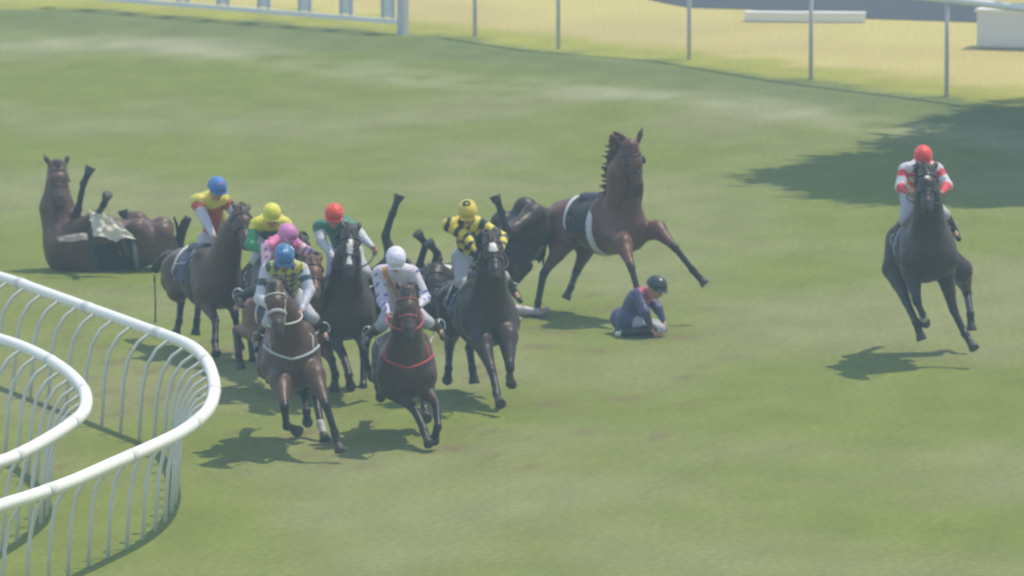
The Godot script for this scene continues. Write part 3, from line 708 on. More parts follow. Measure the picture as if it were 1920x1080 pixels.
func horse(po: Dictionary, look: Dictionary) -> Node3D:
	var at: Vector3 = po.at
	var root := thing("horse", look.label, "horse", Vector3(at.x, 0, at.z), look.get("group", "horses in the race"))
	var X := frame_of(po)
	var s: float = po.size
	var bx := X.basis.x.normalized()
	var by := X.basis.y.normalized()
	var bz := X.basis.z.normalized()
	var bl := Blob.new()
	# trunk
	bl.add(X * V(0, 1.135, 0.40), X * V(0, 1.135, 0.05), 0.330 * s, 0.335 * s, 0, 1.16, bx, 0.06)
	bl.add(X * V(0, 1.135, 0.05), X * V(0, 1.20, -0.42), 0.330 * s, 0.265 * s, 0, 1.12, bx, 0.06)
	bl.add(X * V(0, 1.23, -0.40), X * V(0, 1.235, -0.70), 0.25 * s, 0.20 * s, 0, 1.05, bx, 0.06)
	bl.add(X * V(0, 1.30, -0.45), X * V(0, 1.30, -0.78), 0.17 * s, 0.12 * s, 0, 1.0, bx, 0.06)
	bl.add(X * V(0, 1.40, 0.34), X * V(0, 1.385, -0.02), 0.115 * s, 0.09 * s, 0, 1.25, bx, 0.08)
	bl.add(X * V(0, 1.38, 0.0), X * V(0, 1.37, -0.40), 0.09 * s, 0.10 * s, 0, 1.0, bx, 0.08)
	for e: float in [-1.0, 1.0]:
		bl.add(X * V(0.10 * e, 1.22, -0.60), X * V(0.13 * e, 1.04, -0.72), 0.17 * s, 0.13 * s, 0, 1.0, bx, 0.05)
		bl.add(X * V(0.085 * e, 1.10, 0.50), X * V(0.08 * e, 0.98, 0.53), 0.155 * s, 0.135 * s, 0, 1.0, bx, 0.025)
		bl.add(X * V(0.115 * e, 1.37, 0.22), X * V(0.175 * e, 1.06, 0.48), 0.145 * s, 0.14 * s, 0, 1.0, bx, 0.08)
	for e: float in [-1.0, 1.0]:
		bl.add(X * V(0.20 * e, 1.18, 0.42), X * V(0.215 * e, 1.00, 0.34), 0.075 * s, 0.07 * s, 0, 1.0, bx, 0.025)
		bl.add(X * V(0.19 * e, 1.30, 0.16), X * V(0.235 * e, 1.10, 0.24), 0.055 * s, 0.06 * s, 0, 1.0, bx, 0.03)
		bl.add(X * V(0.17 * e, 1.30, -0.52), X * V(0.215 * e, 1.10, -0.50), 0.09 * s, 0.08 * s, 0, 1.0, bx, 0.03)
		for k in 4:
			bl.add(X * V(0.262 * e, 1.24, -0.02 - 0.085 * k), X * V(0.255 * e, 1.00, 0.03 - 0.085 * k), 0.030 * s, 0.026 * s, 0, 1.0, bx, 0.02)
	# neck
	var poll: Vector3 = X * po.poll
	var muz: Vector3 = X * po.muzzle
	var n0 := X * V(0, 1.26, 0.46)
	var n0c := X * V(0, 1.40, 0.34)
	var mid: Vector3 = X * po.mid if po.has("mid") else n0.lerp(poll, 0.55) + by * 0.045 * s - bz * float(look.get("neck_back", 0.0))
	var side := bx
	var nw: float = look.get("neck", 1.0)
	bl.add(n0, mid, 0.265 * s, 0.170 * s * nw, 0, 1.2, side, 0.07)
	bl.add(mid, poll.lerp(mid, 0.06), 0.158 * s * nw, 0.106 * s, 0, 1.2, side, 0.06)
	bl.add(n0c, mid + (n0c - n0) * 0.35, 0.12 * s, 0.06 * s, 0, 1.2, side, 0.06)
	# head
	var d := (muz - poll).normalized()
	var hl := poll.distance_to(muz)
	var nd := (poll - mid).normalized()
	var f: Vector3 = (nd - d * nd.dot(d))
	if po.has("face"):
		f = po.face
		f = f - d * f.dot(d)
	if f.length() < 0.2:
		f = Vector3(0, 0.3, 1.0) - d * Vector3(0, 0.3, 1.0).dot(d)
	f = f.normalized()
	var l := f.cross(d).normalized()
	if l.dot(bx) < 0.0 and not po.has("face"):
		l = -l
	var hs := hl / 0.56
	var hw: float = 1.0 / float(look.get("head_wide", 1.0))
	var el2: float = look.get("ear_long", 1.0)
	var es: float = look.get("ear_spread", 1.0)
	bl.add(poll + d * 0.03 * hs - f * 0.01, poll + d * 0.20 * hs + f * 0.012, 0.096 * hs, 0.100 * hs, 1, 1.02 * hw, l, 0.03)
	bl.add(poll + d * 0.19 * hs, poll + d * 0.44 * hs - f * 0.004, 0.092 * hs, 0.066 * hs, 5, 1.06 * hw, l, 0.03)
	bl.add(poll + d * 0.45 * hs - f * 0.004, poll + d * 0.53 * hs - f * 0.015, 0.067 * hs, 0.058 * hs, 2, 1.0, l, 0.02)
	bl.add(poll + d * 0.52 * hs - f * 0.05, poll + d * 0.46 * hs - f * 0.055, 0.032 * hs, 0.034 * hs, 2, 1.0, l, 0.02)
	for e: float in [-1.0, 1.0]:
		bl.add(poll + d * 0.15 * hs - f * 0.075 + l * 0.045 * e, poll + d * 0.27 * hs - f * 0.055 + l * 0.035 * e, 0.075 * hs, 0.048 * hs, 5, 1.25, l, 0.03)
		bl.add(poll + d * 0.16 * hs + f * 0.052 + l * 0.070 * e, poll + d * 0.20 * hs + f * 0.050 + l * 0.068 * e, 0.024 * hs, 0.020 * hs, 5, 1.0, l, 0.015)
		bl.add(poll + d * 0.505 * hs + f * 0.015 + l * 0.034 * e, poll + d * 0.535 * hs + f * 0.0 + l * 0.030 * e, 0.022 * hs, 0.020 * hs, 2, 1.0, l, 0.012)
		var ear: Vector3 = (-d * 0.85 + f * look.get("ears", 0.15) + l * 0.32 * e * es).normalized()
		var e0 := poll + l * 0.056 * e * hs * es
		bl.add(e0, e0 + ear * 0.085 * hs * el2, 0.030 * hs, 0.036 * hs, 3, 1.5, f, 0.012)
		bl.add(e0 + ear * 0.085 * hs * el2, e0 + ear * 0.165 * hs * el2, 0.035 * hs, 0.006, 3, 1.5, f, 0.012)
	# legs
	var hooves: Array = []
	var feet: Array = look.get("socks", [])
	for key: String in ["FL", "FR", "HL", "HR"]:
		var e := 1.0 if key.ends_with("L") else -1.0
		var j: Array = po[key]
		var a: Vector3 = X * j[0]
		var b: Vector3 = X * j[1]
		var c: Vector3 = X * j[2]
		var shin := 4
		var past := 6 if key in feet else 4
		if key.begins_with("F"):
			var sp := X * V(0.165 * e, 1.07, 0.50)
			var el: Vector3 = X * po[key + "0"] if po.has(key + "0") else X * V(0.175 * e, 0.93, 0.38)
			bl.add(sp, el, 0.125 * s, 0.105 * s, 0, 1.0, bx, 0.06)
			bl.add(X * V(0.14 * e, 1.10, 0.30), el, 0.13 * s, 0.09 * s, 0, 1.0, bx, 0.06)
			bl.add(el, a.lerp(el, 0.15), 0.112 * s, 0.052 * s, 0, 1.0, bx, 0.04)
			bl.add(a.lerp(el, 0.10), a.lerp(b, 0.05), 0.048 * s, 0.050 * s, shin, 1.0, bx, 0.025)
			bl.add(a, b, 0.041 * s, 0.034 * s, shin, 1.0, bx, 0.02)
			feet_side(bl, a, b, 0.030 * s, 0.032 * s, shin, (el - a), s)
		else:
			var hp := X * V(0.125 * e, 1.20, -0.60)
			var stf: Vector3 = X * po[key + "0"] if po.has(key + "0") else X * V(0.19 * e, 0.97, -0.42)
			bl.add(hp, stf, 0.19 * s, 0.125 * s, 0, 1.0, bx, 0.06)
			bl.add(X * V(0.13 * e, 1.08, -0.72), stf.lerp(a, 0.45), 0.14 * s, 0.075 * s, 0, 1.0, bx, 0.05)
			bl.add(stf, a.lerp(stf, 0.15), 0.128 * s, 0.058 * s, 0, 1.0, bx, 0.04)
			bl.add(a.lerp(stf, 0.10), a.lerp(b, 0.08), 0.050 * s, 0.054 * s, shin, 1.0, bx, 0.025)
			bl.add(a, b, 0.046 * s, 0.037 * s, shin, 1.0, bx, 0.02)
			feet_side(bl, a, b, 0.034 * s, 0.032 * s, shin, (a - stf) * -1.0, s)
		bl.add(b, b.lerp(c, 0.1), 0.046 * s, 0.043 * s, past, 1.0, bx, 0.02)
		var cor := b.lerp(c, 0.62)
		bl.add(b, cor, 0.037 * s, 0.044 * s, past, 1.0, bx, 0.015)
		hooves.append([cor, c, (a - b).normalized()])
	bl.add(X * V(0, 1.33, -0.80), X * V(0, 1.32, -0.92), 0.06 * s, 0.035 * s, 0, 1.0, bx, 0.03)
	var coat: Color = look.coat
	var points: Color = look.get("points", Color(0.012, 0.010, 0.010))
	var mz: Color = look.get("muzzle", coat.lerp(points, 0.6))
	var paint := {"kind": "horse", "cols": [coat, coat, mz, points.lerp(coat, 0.4), points, coat.lerp(points, 0.15), Color(0.5, 0.48, 0.44)], "poll": poll, "d": d, "f": f, "l": l, "seed": Vector3(at.x * 7.0, 0, at.z * 3.0)}
	if look.has("blaze"):
		paint.blaze = look.blaze
	var sk := Hull.new()
	grow(bl, 0.021, sk, paint)
	part("body", sk.made(M.coat), root)
	for h in hooves:
		part("hoof", hoof_mesh(h[0], h[1], h[2] * -1.0 if absf((h[1] - h[0]).normalized().dot(h[2])) < 0.9 else bz, s, M.hoof), root)
	for e: float in [-1.0, 1.0]:
		var sph := SphereMesh.new()
		sph.radius = 0.021 * hs
		sph.height = 0.042 * hs
		sph.radial_segments = 12
		sph.rings = 6
		sph.material = M.eye
		part("eye", sph, root).position = poll + d * 0.175 * hs + f * 0.050 + l * 0.082 * e * hs
	if look.has("blinkers"):
		for e: float in [-1.0, 1.0]:
			var cup := Blob.new()
			cup.add(poll + d * 0.165 * hs + f * 0.035 + l * 0.095 * e * hs, poll + d * 0.20 * hs + f * 0.05 + l * 0.105 * e * hs, 0.040, 0.036, 0, 1.0, bx, 0.01)
			var cs := Hull.new()
			grow(cup, 0.011, cs, {"cols": [Color(0.015, 0.015, 0.016)]})
			part("blinker", cs.made(M.leather), root)
	# mane and forelock
	var rng := RandomNumberGenerator.new()
	rng.seed = int(absf(at.x * 1000.0 + at.z * 77.0)) + 5
	var mb := Blob.new()
	var fall: float = look.get("mane_side", 1.0)
	var fly: float = look.get("mane_fly", 0.25)
	for i in 64:
		var u := i / 63.0
		var base: Vector3
		var crest: Vector3
		if u < 0.5:
			base = n0c.lerp(mid, u * 2.0)
			crest = (n0c - n0).normalized()
			base += crest * lerpf(0.06, 0.135, u * 2.0) * s
		else:
			base = mid.lerp(poll, u * 2.0 - 1.0)
			crest = (f * -0.2 - d * 0.3 + (n0c - n0).normalized()).normalized()
			base += (n0c - n0).normalized() * lerpf(0.135, 0.085, u * 2.0 - 1.0) * s
		var wob := Vector3(rng.randf() - 0.5, rng.randf() - 0.5, rng.randf() - 0.5)
		var out := (crest * (0.35 + fly) + bx * fall * 0.55 + wob * 0.28).normalized()
		var ln: float = (0.105 + rng.randf() * 0.06) * s * float(look.get("mane_long", 1.0))
		var p0 := base
		for q in 3:
			var p1 := p0 + out * ln * (0.30 + 0.12 * rng.randf())
			mb.add(p0, p1, lerpf(0.026, 0.012, q / 3.0) * s, lerpf(0.026, 0.010, (q + 1) / 3.0) * s, 0, 1.0, bx, 0.012)
			p0 = p1
			out = (out - Vector3.UP * (0.75 - fly * 0.8) + wob * 0.15).normalized()
	for i in 4:
		var b0 := poll + f * 0.08 * hs + l * (i - 1.5) * 0.02
		mb.add(b0, b0 + d * (0.11 + 0.03 * rng.randf()) * hs + f * 0.02 + l * (rng.randf() - 0.5) * 0.06, 0.02 * hs, 0.005, 0, 1.0, bx, 0.012)
	var ms := Hull.new()
	grow(mb, 0.012, ms, {"cols": [look.get("mane", points)]})
	part("mane", ms.made(M.hair), root)
	# tail
	var tb := Blob.new()
	var dock := X * V(0, 1.32, -0.90)
	var tdir: Vector3 = look.get("tail", -bz * 0.8 + Vector3(0, 0.1, 0))
	var tdrop: float = look.get("tail_drop", 0.5)
	for i in 12:
		var p := dock
		var dv := (tdir.normalized() + Vector3(rng.randf() - 0.5, rng.randf() - 0.5, rng.randf() - 0.5) * 0.22).normalized()
		var rad := 0.046 * s
		for k in 5:
			var q := p + dv * 0.14 * s * float(look.get("tail_len", 1.0))
			tb.add(p, q, rad, rad * 0.82, 0, 1.0, bx, 0.02)
			rad *= 0.80
			dv = (dv - Vector3.UP * tdrop * 0.42 + Vector3(rng.randf() - 0.5, 0, rng.randf() - 0.5) * 0.18).normalized()
			p = q
	var ts := Hull.new()
	grow(tb, 0.018, ts, {"cols": [look.get("mane", points)]})
	part("tail", ts.made(M.hair), root)
	tack(root, po, look, X, s, poll, d, f, l, hs, bl)
	return root

func feet_side(bl: Blob, a: Vector3, b: Vector3, ra: float, rb: float, id: int, to: Vector3, s: float) -> void:
	# the tendon behind the cannon bone
	var ax := (b - a).normalized()
	var bk := to - ax * to.dot(ax)
	if bk.length() < 0.02:
		return
	bk = bk.normalized() * -0.018 * s
	bl.add(a + ax * 0.05 + bk, b + bk, ra, rb, id, 1.0, Vector3.RIGHT, 0.015)

func trunk_shell(X: Transform3D, s: float, extra: float, z0: float, z1: float, y0: float, cols: Array, cell: float, m: Material) -> ArrayMesh:
	var b := Blob.new()
	var bx := X.basis.x.normalized()
	b.add(X * V(0, 1.135, 0.40), X * V(0, 1.135, 0.05), (0.330 + extra) * s, (0.335 + extra) * s, 0, 1.14, bx, 0.06)
	b.add(X * V(0, 1.135, 0.05), X * V(0, 1.20, -0.42), (0.330 + extra) * s, (0.265 + extra) * s, 0, 1.10, bx, 0.06)
	b.add(X * V(0, 1.40, 0.34), X * V(0, 1.385, -0.02), (0.115 + extra) * s, (0.09 + extra) * s, 0, 1.2, bx, 0.08)
	b.add(X * V(0, 1.38, 0.0), X * V(0, 1.37, -0.40), (0.09 + extra) * s, (0.10 + extra) * s, 0, 1.0, bx, 0.08)
	b.add(X * V(0, 1.30, -0.45), X * V(0, 1.30, -0.78), (0.17 + extra) * s, (0.12 + extra) * s, 0, 1.0, bx, 0.06)
	b.cut(X * V(0, 0, z1), X.basis.z)
	b.cut(X * V(0, 0, z0), -X.basis.z)
	b.cut(X * V(0, y0, 0), -X.basis.y)
	var sk := Hull.new()
	grow(b, cell, sk, {"cols": cols})
	return sk.made(m)

func tack(root: Node3D, po: Dictionary, look: Dictionary, X: Transform3D, s: float, poll: Vector3, d: Vector3, f: Vector3, l: Vector3, hs: float, _bl: Blob) -> void:
	var bx := X.basis.x.normalized()
	# number cloth, girth, saddle
	if not look.get("no_cloth", false):
		part("saddle_cloth", trunk_shell(X, s, 0.016, -0.36, 0.08, 1.08, [look.get("cloth", Color(0.05, 0.06, 0.11))], 0.018, M.cloth), root)
		part("cloth_edge", trunk_shell(X, s, 0.020, -0.41, -0.345, 1.06, [look.get("edge", Color(0.62, 0.63, 0.66))], 0.016, M.cloth), root)
	part("girth", trunk_shell(X, s, 0.014, 0.10, 0.20, 0.2, [look.get("girth", Color(0.06, 0.06, 0.07))], 0.018, M.cloth), root)
	var sb := Blob.new()
	sb.add(X * V(0, 1.475, 0.08), X * V(0, 1.475, -0.22), 0.075 * s, 0.08 * s, 0, 0.6, bx, 0.03)
	sb.add(X * V(0, 1.52, 0.09), X * V(0, 1.50, 0.06), 0.035 * s, 0.03 * s, 0, 0.7, bx, 0.03)
	sb.add(X * V(0, 1.51, -0.26), X * V(0, 1.50, -0.22), 0.032 * s, 0.03 * s, 0, 0.4, bx, 0.03)
	for e: float in [-1.0, 1.0]:
		sb.add(X * V(0.13 * e, 1.44, 0.02), X * V(0.285 * e, 1.20, 0.08), 0.075 * s, 0.075 * s, 0, 3.2, (X * V(0.2 * e, 1.3, 0) - X * V(0.09 * e, 1.23, 0)), 0.02)
	var ss := Hull.new()
	grow(sb, 0.015, ss, {"cols": [look.get("saddle", Color(0.02, 0.018, 0.016))]})
	part("saddle", ss.made(M.leather), root)
	# bridle: straps round the head
	var runs: Array = []
	for ring in [[0.11, 0.128, 0.115, 0.010], [0.30, 0.098, 0.094, 0.012]]:
		var pts: Array = []
		for k in 17:
			var an := TAU * k / 16.0
			pts.append(poll + d * (ring[0] + 0.015 * sin(an)) * hs + (f * sin(an) * ring[1] - f * 0.022 + l * cos(an) * ring[2]) * hs)
		runs.append([pts, ring[3], ring[3]])
	for e: float in [-1.0, 1.0]:
		runs.append([[poll + d * 0.0 * hs + l * 0.085 * e * hs - f * 0.01, poll + d * 0.14 * hs + l * 0.098 * e * hs - f * 0.02, poll + d * 0.32 * hs + l * 0.078 * e * hs - f * 0.03, poll + d * 0.43 * hs + l * 0.070 * e * hs - f * 0.035], 0.009, 0.009])
	part("bridle", tubes(runs, flat(look.get("bridle", Color(0.02, 0.016, 0.014)), 0.5), 6), root)
	var nb: Array = []
	if look.has("noseband"):
		var pts2: Array = []
		for k in 13:
			var an := PI * k / 12.0
			pts2.append(poll + d * 0.31 * hs + (f * sin(an) * 0.095 - f * 0.02 + l * cos(an) * 0.088) * hs)
		nb.append([pts2, 0.020, 0.020])
		part("noseband", tubes(nb, flat(look.noseband, 0.95), 8), root)
	# reins to the rider's hands, or slack to the withers
	var ends: Array = look.get("hands", [X * V(0.10, 1.50, 0.45), X * V(-0.10, 1.50, 0.45)])
	var rr: Array = []
	for i in 2:
		var e := 1.0 if i == 0 else -1.0
		var bit := poll + d * 0.43 * hs + l * 0.072 * e * hs - f * 0.03
		if (ends[i] - bit).dot(bx) * e < -0.25:
			e = e
		var w: Vector3 = bit.lerp(ends[i], 0.5) + bx * 0.14 * e * s - Vector3.UP * look.get("slack", 0.04)
		var pts: Array = []
		for k in 9:
			var u := k / 8.0
			pts.append(bit * (1 - u) * (1 - u) + w * 2.0 * u * (1 - u) + ends[i] * u * u)
		rr.append([pts, 0.010, 0.010])
	part("reins", tubes(rr, flat(look.get("reins", Color(0.03, 0.02, 0.015)), 0.6), 6), root)
	if look.has("breastplate"):
		var pts: Array = []
		for k in 15:
			var an := lerpf(-1.25, 1.25, k / 14.0)
			pts.append(X * V(0.29 * sin(an) * 1.02, 1.17 + 0.05 * absf(sin(an)) + 0.10 * (1.0 - cos(an)), 0.40 + 0.352 * cos(an)))
		var bp: Array = [[pts, 0.014, 0.014]]
		for e: float in [-1.0, 1.0]:
			bp.append([[X * V(0.22 * e, 1.22, 0.65), X * V(0.215 * e, 1.38, 0.52), X * V(0.11 * e, 1.46, 0.36)], 0.010, 0.010])
		part("breastplate", tubes(bp, flat(look.breastplate, 0.8), 6), root)
	if look.has("feet"):
		var st: Array = []
		for i in 2:
			var e := 1.0 if i == 0 else -1.0
			var ft: Vector3 = look.feet[i]
			st.append([[X * V(0.17 * e, 1.46, 0.03), X * V(0.26 * e, 1.34, 0.04), ft + Vector3.UP * 0.10], 0.009, 0.009])
			var irn: Array = []
			for k in 13:
				var an := TAU * k / 12.0
				irn.append(ft + bx * 0.062 * cos(an) + Vector3.UP * (0.075 * sin(an) + 0.03))
			st.append([irn, 0.007, 0.007])
		part("stirrups", tubes(st, M.metal, 6), root)

# ---------------------------------------------------------------- person
func hand(bl: Blob, w: Vector3, dirn: Vector3, thumb_to: Vector3, e: float) -> void:
	var h := dirn.normalized()
	var t := (thumb_to - h * thumb_to.dot(h)).normalized()
	var pn := h.cross(t).normalized() * e           # palm side
	bl.add(w, w + h * 0.03, 0.024, 0.027, 0, 1.5, pn, 0.012)
	bl.add(w + h * 0.03 + t * 0.014, w + h * 0.085 + t * 0.022, 0.024, 0.020, 0, 1.5, pn, 0.012)
	bl.add(w + h * 0.03 - t * 0.012, w + h * 0.08 - t * 0.024, 0.024, 0.019, 0, 1.5, pn, 0.012)
	var lens := [0.92, 1.05, 1.0, 0.8]
	for i in 4:
		var k0: Vector3 = w + h * (0.088 - 0.004 * absf(i - 1.2)) + t * (0.032 - i * 0.0213)
		var le: float = lens[i]
		var k1: Vector3 = k0 + (h * 0.75 + pn * 0.65).normalized() * 0.040 * le
		var k2: Vector3 = k1 + (pn * 0.95 - h * 0.30).normalized() * 0.027 * le
		var k3: Vector3 = k2 + (-h * 0.9 + pn * 0.05).normalized() * 0.021 * le
		bl.add(k0, k1, 0.0098, 0.0092, 0, 1.0, pn, 0.004)
		bl.add(k1, k2, 0.0092, 0.0085, 0, 1.0, pn, 0.004)
		bl.add(k2, k3, 0.0085, 0.0075, 0, 1.0, pn, 0.004)
	var t0 := w + h * 0.025 + t * 0.022
	var t1 := t0 + (t * 0.75 + h * 0.5 + pn * 0.45).normalized() * 0.042
	var t2 := t1 + (h * 0.75 + pn * 0.55 - t * 0.15).normalized() * 0.034
	bl.add(t0, t1, 0.0125, 0.0108, 0, 1.0, pn, 0.006)
	bl.add(t1, t2, 0.0105, 0.0085, 0, 1.0, pn, 0.004)

func person(j: Dictionary, X: Transform3D, at: Vector3, look: Dictionary) -> Node3D:
	var q := {}
	for k in j:
		if j[k] is Vector3 and k != "at":
			q[k] = X * j[k]
	var seat: Vector3 = look.get("base", Vector3.ZERO)
	for k in q:
		q[k] -= seat
	var root := thing("person", look.label, "person", at + seat, look.get("group", "jockeys riding in the race"))
	var bxl := ((q.shoulderL - q.shoulderR) as Vector3).normalized()
	var up := ((q.neck - q.pelvis) as Vector3).normalized()
	var fw := bxl.cross(up).normalized()
	# head frame
	var hu := ((q.head - q.neck) as Vector3).normalized()
	var hf: Vector3 = look.get("face", Vector3(0, -0.25, 1.0))
	hu = (look.get("crown", hu * 0.4 + Vector3(0, 0.8, 0.1)) as Vector3).normalized()
	hf = (hf - hu * hf.dot(hu)).normalized()
	var hl := hu.cross(hf).normalized()
	var hc: Vector3 = q.head
	var skin_c: Color = look.get("skin", Color(0.42, 0.24, 0.16))
	# one continuous body
	var b := Blob.new()
	b.add(q.hipL, q.hipR, 0.105, 0.105, 0, 1.0, fw, 0.04)
	b.add(q.pelvis, q.waist, 0.115, 0.105, 0, 1.2, fw, 0.05)
	b.add(q.waist, q.chest, 0.108, 0.125, 0, 1.2, fw, 0.05)
	b.add(q.chest, (q.neck as Vector3).lerp(q.chest, 0.25), 0.125, 0.085, 0, 1.15, fw, 0.05)
	b.add((q.shoulderL as Vector3).lerp(q.neck, 0.25), (q.shoulderR as Vector3).lerp(q.neck, 0.25), 0.068, 0.068, 0, 1.0, fw, 0.05)
	b.add((q.neck as Vector3).lerp(q.chest, 0.2), hc - hu * 0.05 - hf * 0.01, 0.058, 0.05, 0, 1.0, fw, 0.03)
	for sd: String in ["L", "R"]:
		b.add(q["shoulder" + sd], q["elbow" + sd], 0.052, 0.040, 0, 1.0, fw, 0.03)
		b.add(q["elbow" + sd], q["wrist" + sd], 0.040, 0.026, 0, 1.0, fw, 0.015)
		b.add(q["hip" + sd], q["knee" + sd], 0.085, 0.055, 0, 1.0, fw, 0.03)
		b.add(q["knee" + sd], (q["knee" + sd] as Vector3).lerp(q["ankle" + sd], 0.4), 0.054, 0.054, 0, 1.0, fw, 0.02)
		b.add((q["knee" + sd] as Vector3).lerp(q["ankle" + sd], 0.4), q["ankle" + sd], 0.052, 0.034, 0, 1.0, fw, 0.02)
		b.add(q["ankle" + sd], q["toe" + sd], 0.036, 0.028, 0, 1.0, fw, 0.02)
	var sk := Hull.new()
	var skin_paint := {"cols": [skin_c, skin_c.lerp(Color(0.45, 0.12, 0.1), 0.5)]}
	grow(b, 0.016, sk, skin_paint)
	# face and skull, finer
	var h := Blob.new()
	var C := hc - hu * 0.02
	h.add(C + hf * 0.01, C - hf * 0.03 + hu * 0.015, 0.078, 0.082, 0, 1.1, hl, 0.02)
	h.add(C + hf * 0.03 - hu * 0.05, C + hf * 0.045 - hu * 0.095, 0.055, 0.034, 0, 1.0, hl, 0.02)
	h.add(C + hf * 0.078 - hu * 0.020, C + hf * 0.098 - hu * 0.052, 0.010, 0.015, 0, 1.0, hl, 0.012)
	h.add(C + hf * 0.072 - hu * 0.002 + hl * 0.035, C + hf * 0.072 - hu * 0.002 - hl * 0.035, 0.012, 0.012, 0, 1.0, hl, 0.012)
	h.add(C + hf * 0.078 - hu * 0.075 + hl * 0.018, C + hf * 0.078 - hu * 0.075 - hl * 0.018, 0.0075, 0.0075, 1, 1.0, hl, 0.006)
	h.add(C + hf * 0.074 - hu * 0.087 + hl * 0.014, C + hf * 0.074 - hu * 0.087 - hl * 0.014, 0.008, 0.008, 1, 1.0, hl, 0.006)
	for e: float in [-1.0, 1.0]:
		h.add(C + hl * 0.078 * e - hu * 0.015 - hf * 0.01, C + hl * 0.080 * e - hu * 0.05, 0.020, 0.013, 0, 2.0, hl, 0.008)
		h.add(C + hf * 0.055 - hu * 0.045 + hl * 0.034 * e, C + hf * 0.045 - hu * 0.06 + hl * 0.038 * e, 0.020, 0.018, 0, 1.0, hl, 0.015)
	h.add(C - hu * 0.06 - hf * 0.02, C - hu * 0.10 - hf * 0.02, 0.05, 0.05, 0, 1.0, hl, 0.02)
	grow(h, 0.007, sk, skin_paint)
	for sd: String in ["L", "R"]:
		var e := 1.0 if sd == "L" else -1.0
		var w: Vector3 = q["wrist" + sd]
		var dr: Vector3 = w - q["elbow" + sd]
		var hb := Blob.new()
		hb.add(w - dr.normalized() * 0.02, w, 0.025, 0.025, 0, 1.0, fw, 0.01)
		hand(hb, w, dr, look.get("thumb", Vector3.UP), e)
		grow(hb, 0.0055, sk, skin_paint)
	part("body", sk.made(M.skin), root)
	# silks
	var t := Blob.new()
	t.add((q.pelvis as Vector3).lerp(q.waist, 0.2), q.waist, 0.135, 0.128, 0, 1.15, fw, 0.05)
	t.add(q.waist, q.chest, 0.130, 0.150, 0, 1.15, fw, 0.05)
	t.add(q.chest, (q.neck as Vector3).lerp(q.chest, 0.35), 0.150, 0.105, 0, 1.1, fw, 0.05)
	t.add((q.shoulderL as Vector3).lerp(q.neck, 0.22), (q.shoulderR as Vector3).lerp(q.neck, 0.22), 0.083, 0.083, 0, 1.0, fw, 0.05)
	t.add((q.neck as Vector3).lerp(q.chest, 0.3), (q.neck as Vector3).lerp(q.head, 0.12), 0.075, 0.066, 1, 1.0, fw, 0.02)
	if look.get("long", false):
		t.add(q.hipL, q.hipR, 0.145, 0.145, 0, 1.0, fw, 0.04)
		t.add(q.pelvis, (q.pelvis as Vector3) - up * 0.06 - fw * 0.06, 0.15, 0.14, 0, 1.0, fw, 0.04)
	var arms: Array = []
	var rng := RandomNumberGenerator.new()
	rng.seed = int(absf(at.x * 911.0 + at.z * 77.0)) + 3
	for sd: String in ["L", "R"]:
		var i := 2 if sd == "L" else 4
		var sh: Vector3 = q["shoulder" + sd]
		var el: Vector3 = q["elbow" + sd]
		var wr: Vector3 = q["wrist" + sd]
		t.add(sh, el, 0.074, 0.062, i, 1.0, fw, 0.03)
		t.add(el, wr.lerp(el, 0.12), 0.061, 0.034, i + 1, 1.0, fw, 0.02)
		# folds of loose silk
		for k in 3:
			var u := 0.15 + 0.3 * k + rng.randf() * 0.1
			var ax := (el - sh).normalized()
			var o := (ax.cross(fw) * cos(k * 2.1) + fw * sin(k * 2.1)).normalized() * 0.045
			t.add(sh.lerp(el, u) + o, sh.lerp(el, u + 0.22) + o * 0.6, 0.028, 0.022, i, 1.0, fw, 0.02)
		arms.append([sh, el])
		arms.append([el, wr])
	for k in 6:
		var a0 := (q.waist as Vector3).lerp(q.chest, rng.randf()) + bxl * (rng.randf() - 0.5) * 0.2 - fw * 0.09
		t.add(a0, a0 + up * 0.08 + bxl * (rng.randf() - 0.5) * 0.12, 0.03, 0.018, 0, 1.0, fw, 0.03)
	var ts := Hull.new()
	grow(t, 0.0125, ts, {"kind": look.silk, "cols": look.cols, "o": q.pelvis, "u": up, "s": bxl, "f": fw, "arms": arms, "fit": 0.52 / (q.neck as Vector3).distance_to(q.pelvis)})
	part("silks", ts.made(M.silk), root, look.get("silks_label", ""))
	# breeches
	var br := Blob.new()
	br.add(q.hipL, q.hipR, 0.125, 0.125, 0, 1.0, fw, 0.04)
	br.add(q.pelvis, (q.pelvis as Vector3).lerp(q.waist, 0.4), 0.128, 0.122, 0, 1.15, fw, 0.05)
	for sd: String in ["L", "R"]:
		br.add(q["hip" + sd], q["knee" + sd], 0.098, 0.066, 0, 1.0, fw, 0.03)
		br.add(q["knee" + sd], (q["knee" + sd] as Vector3).lerp(q["ankle" + sd], 0.35), 0.066, 0.061, 0, 1.0, fw, 0.02)
	var bs := Hull.new()
	grow(br, 0.015, bs, {"cols": [look.get("breeches", Color(0.44, 0.44, 0.47))]})
	part("breeches", bs.made(M.cloth), root)
	# boots
	for sd: String in ["L", "R"]:
		var bo := Blob.new()
		var kn: Vector3 = q["knee" + sd]
		var an: Vector3 = q["ankle" + sd]
		var to: Vector3 = q["toe" + sd]
		bo.add(kn.lerp(an, 0.10), kn.lerp(an, 0.22), 0.066, 0.065, 1, 1.0, fw, 0.01)
		bo.add(kn.lerp(an, 0.20), kn.lerp(an, 0.5), 0.065, 0.061, 0, 1.0, fw, 0.015)
		bo.add(kn.lerp(an, 0.5), an, 0.060, 0.044, 0, 1.0, fw, 0.015)
		var ft := (to - an).normalized()
		var dn := (an - kn).normalized()
		bo.add(an + dn * 0.02 - ft * 0.03, an + dn * 0.025 + ft * 0.05, 0.043, 0.041, 0, 1.0, fw, 0.015)
		bo.add(an + dn * 0.025 + ft * 0.05, to + ft * 0.03, 0.040, 0.031, 2, 1.0, fw, 0.015)
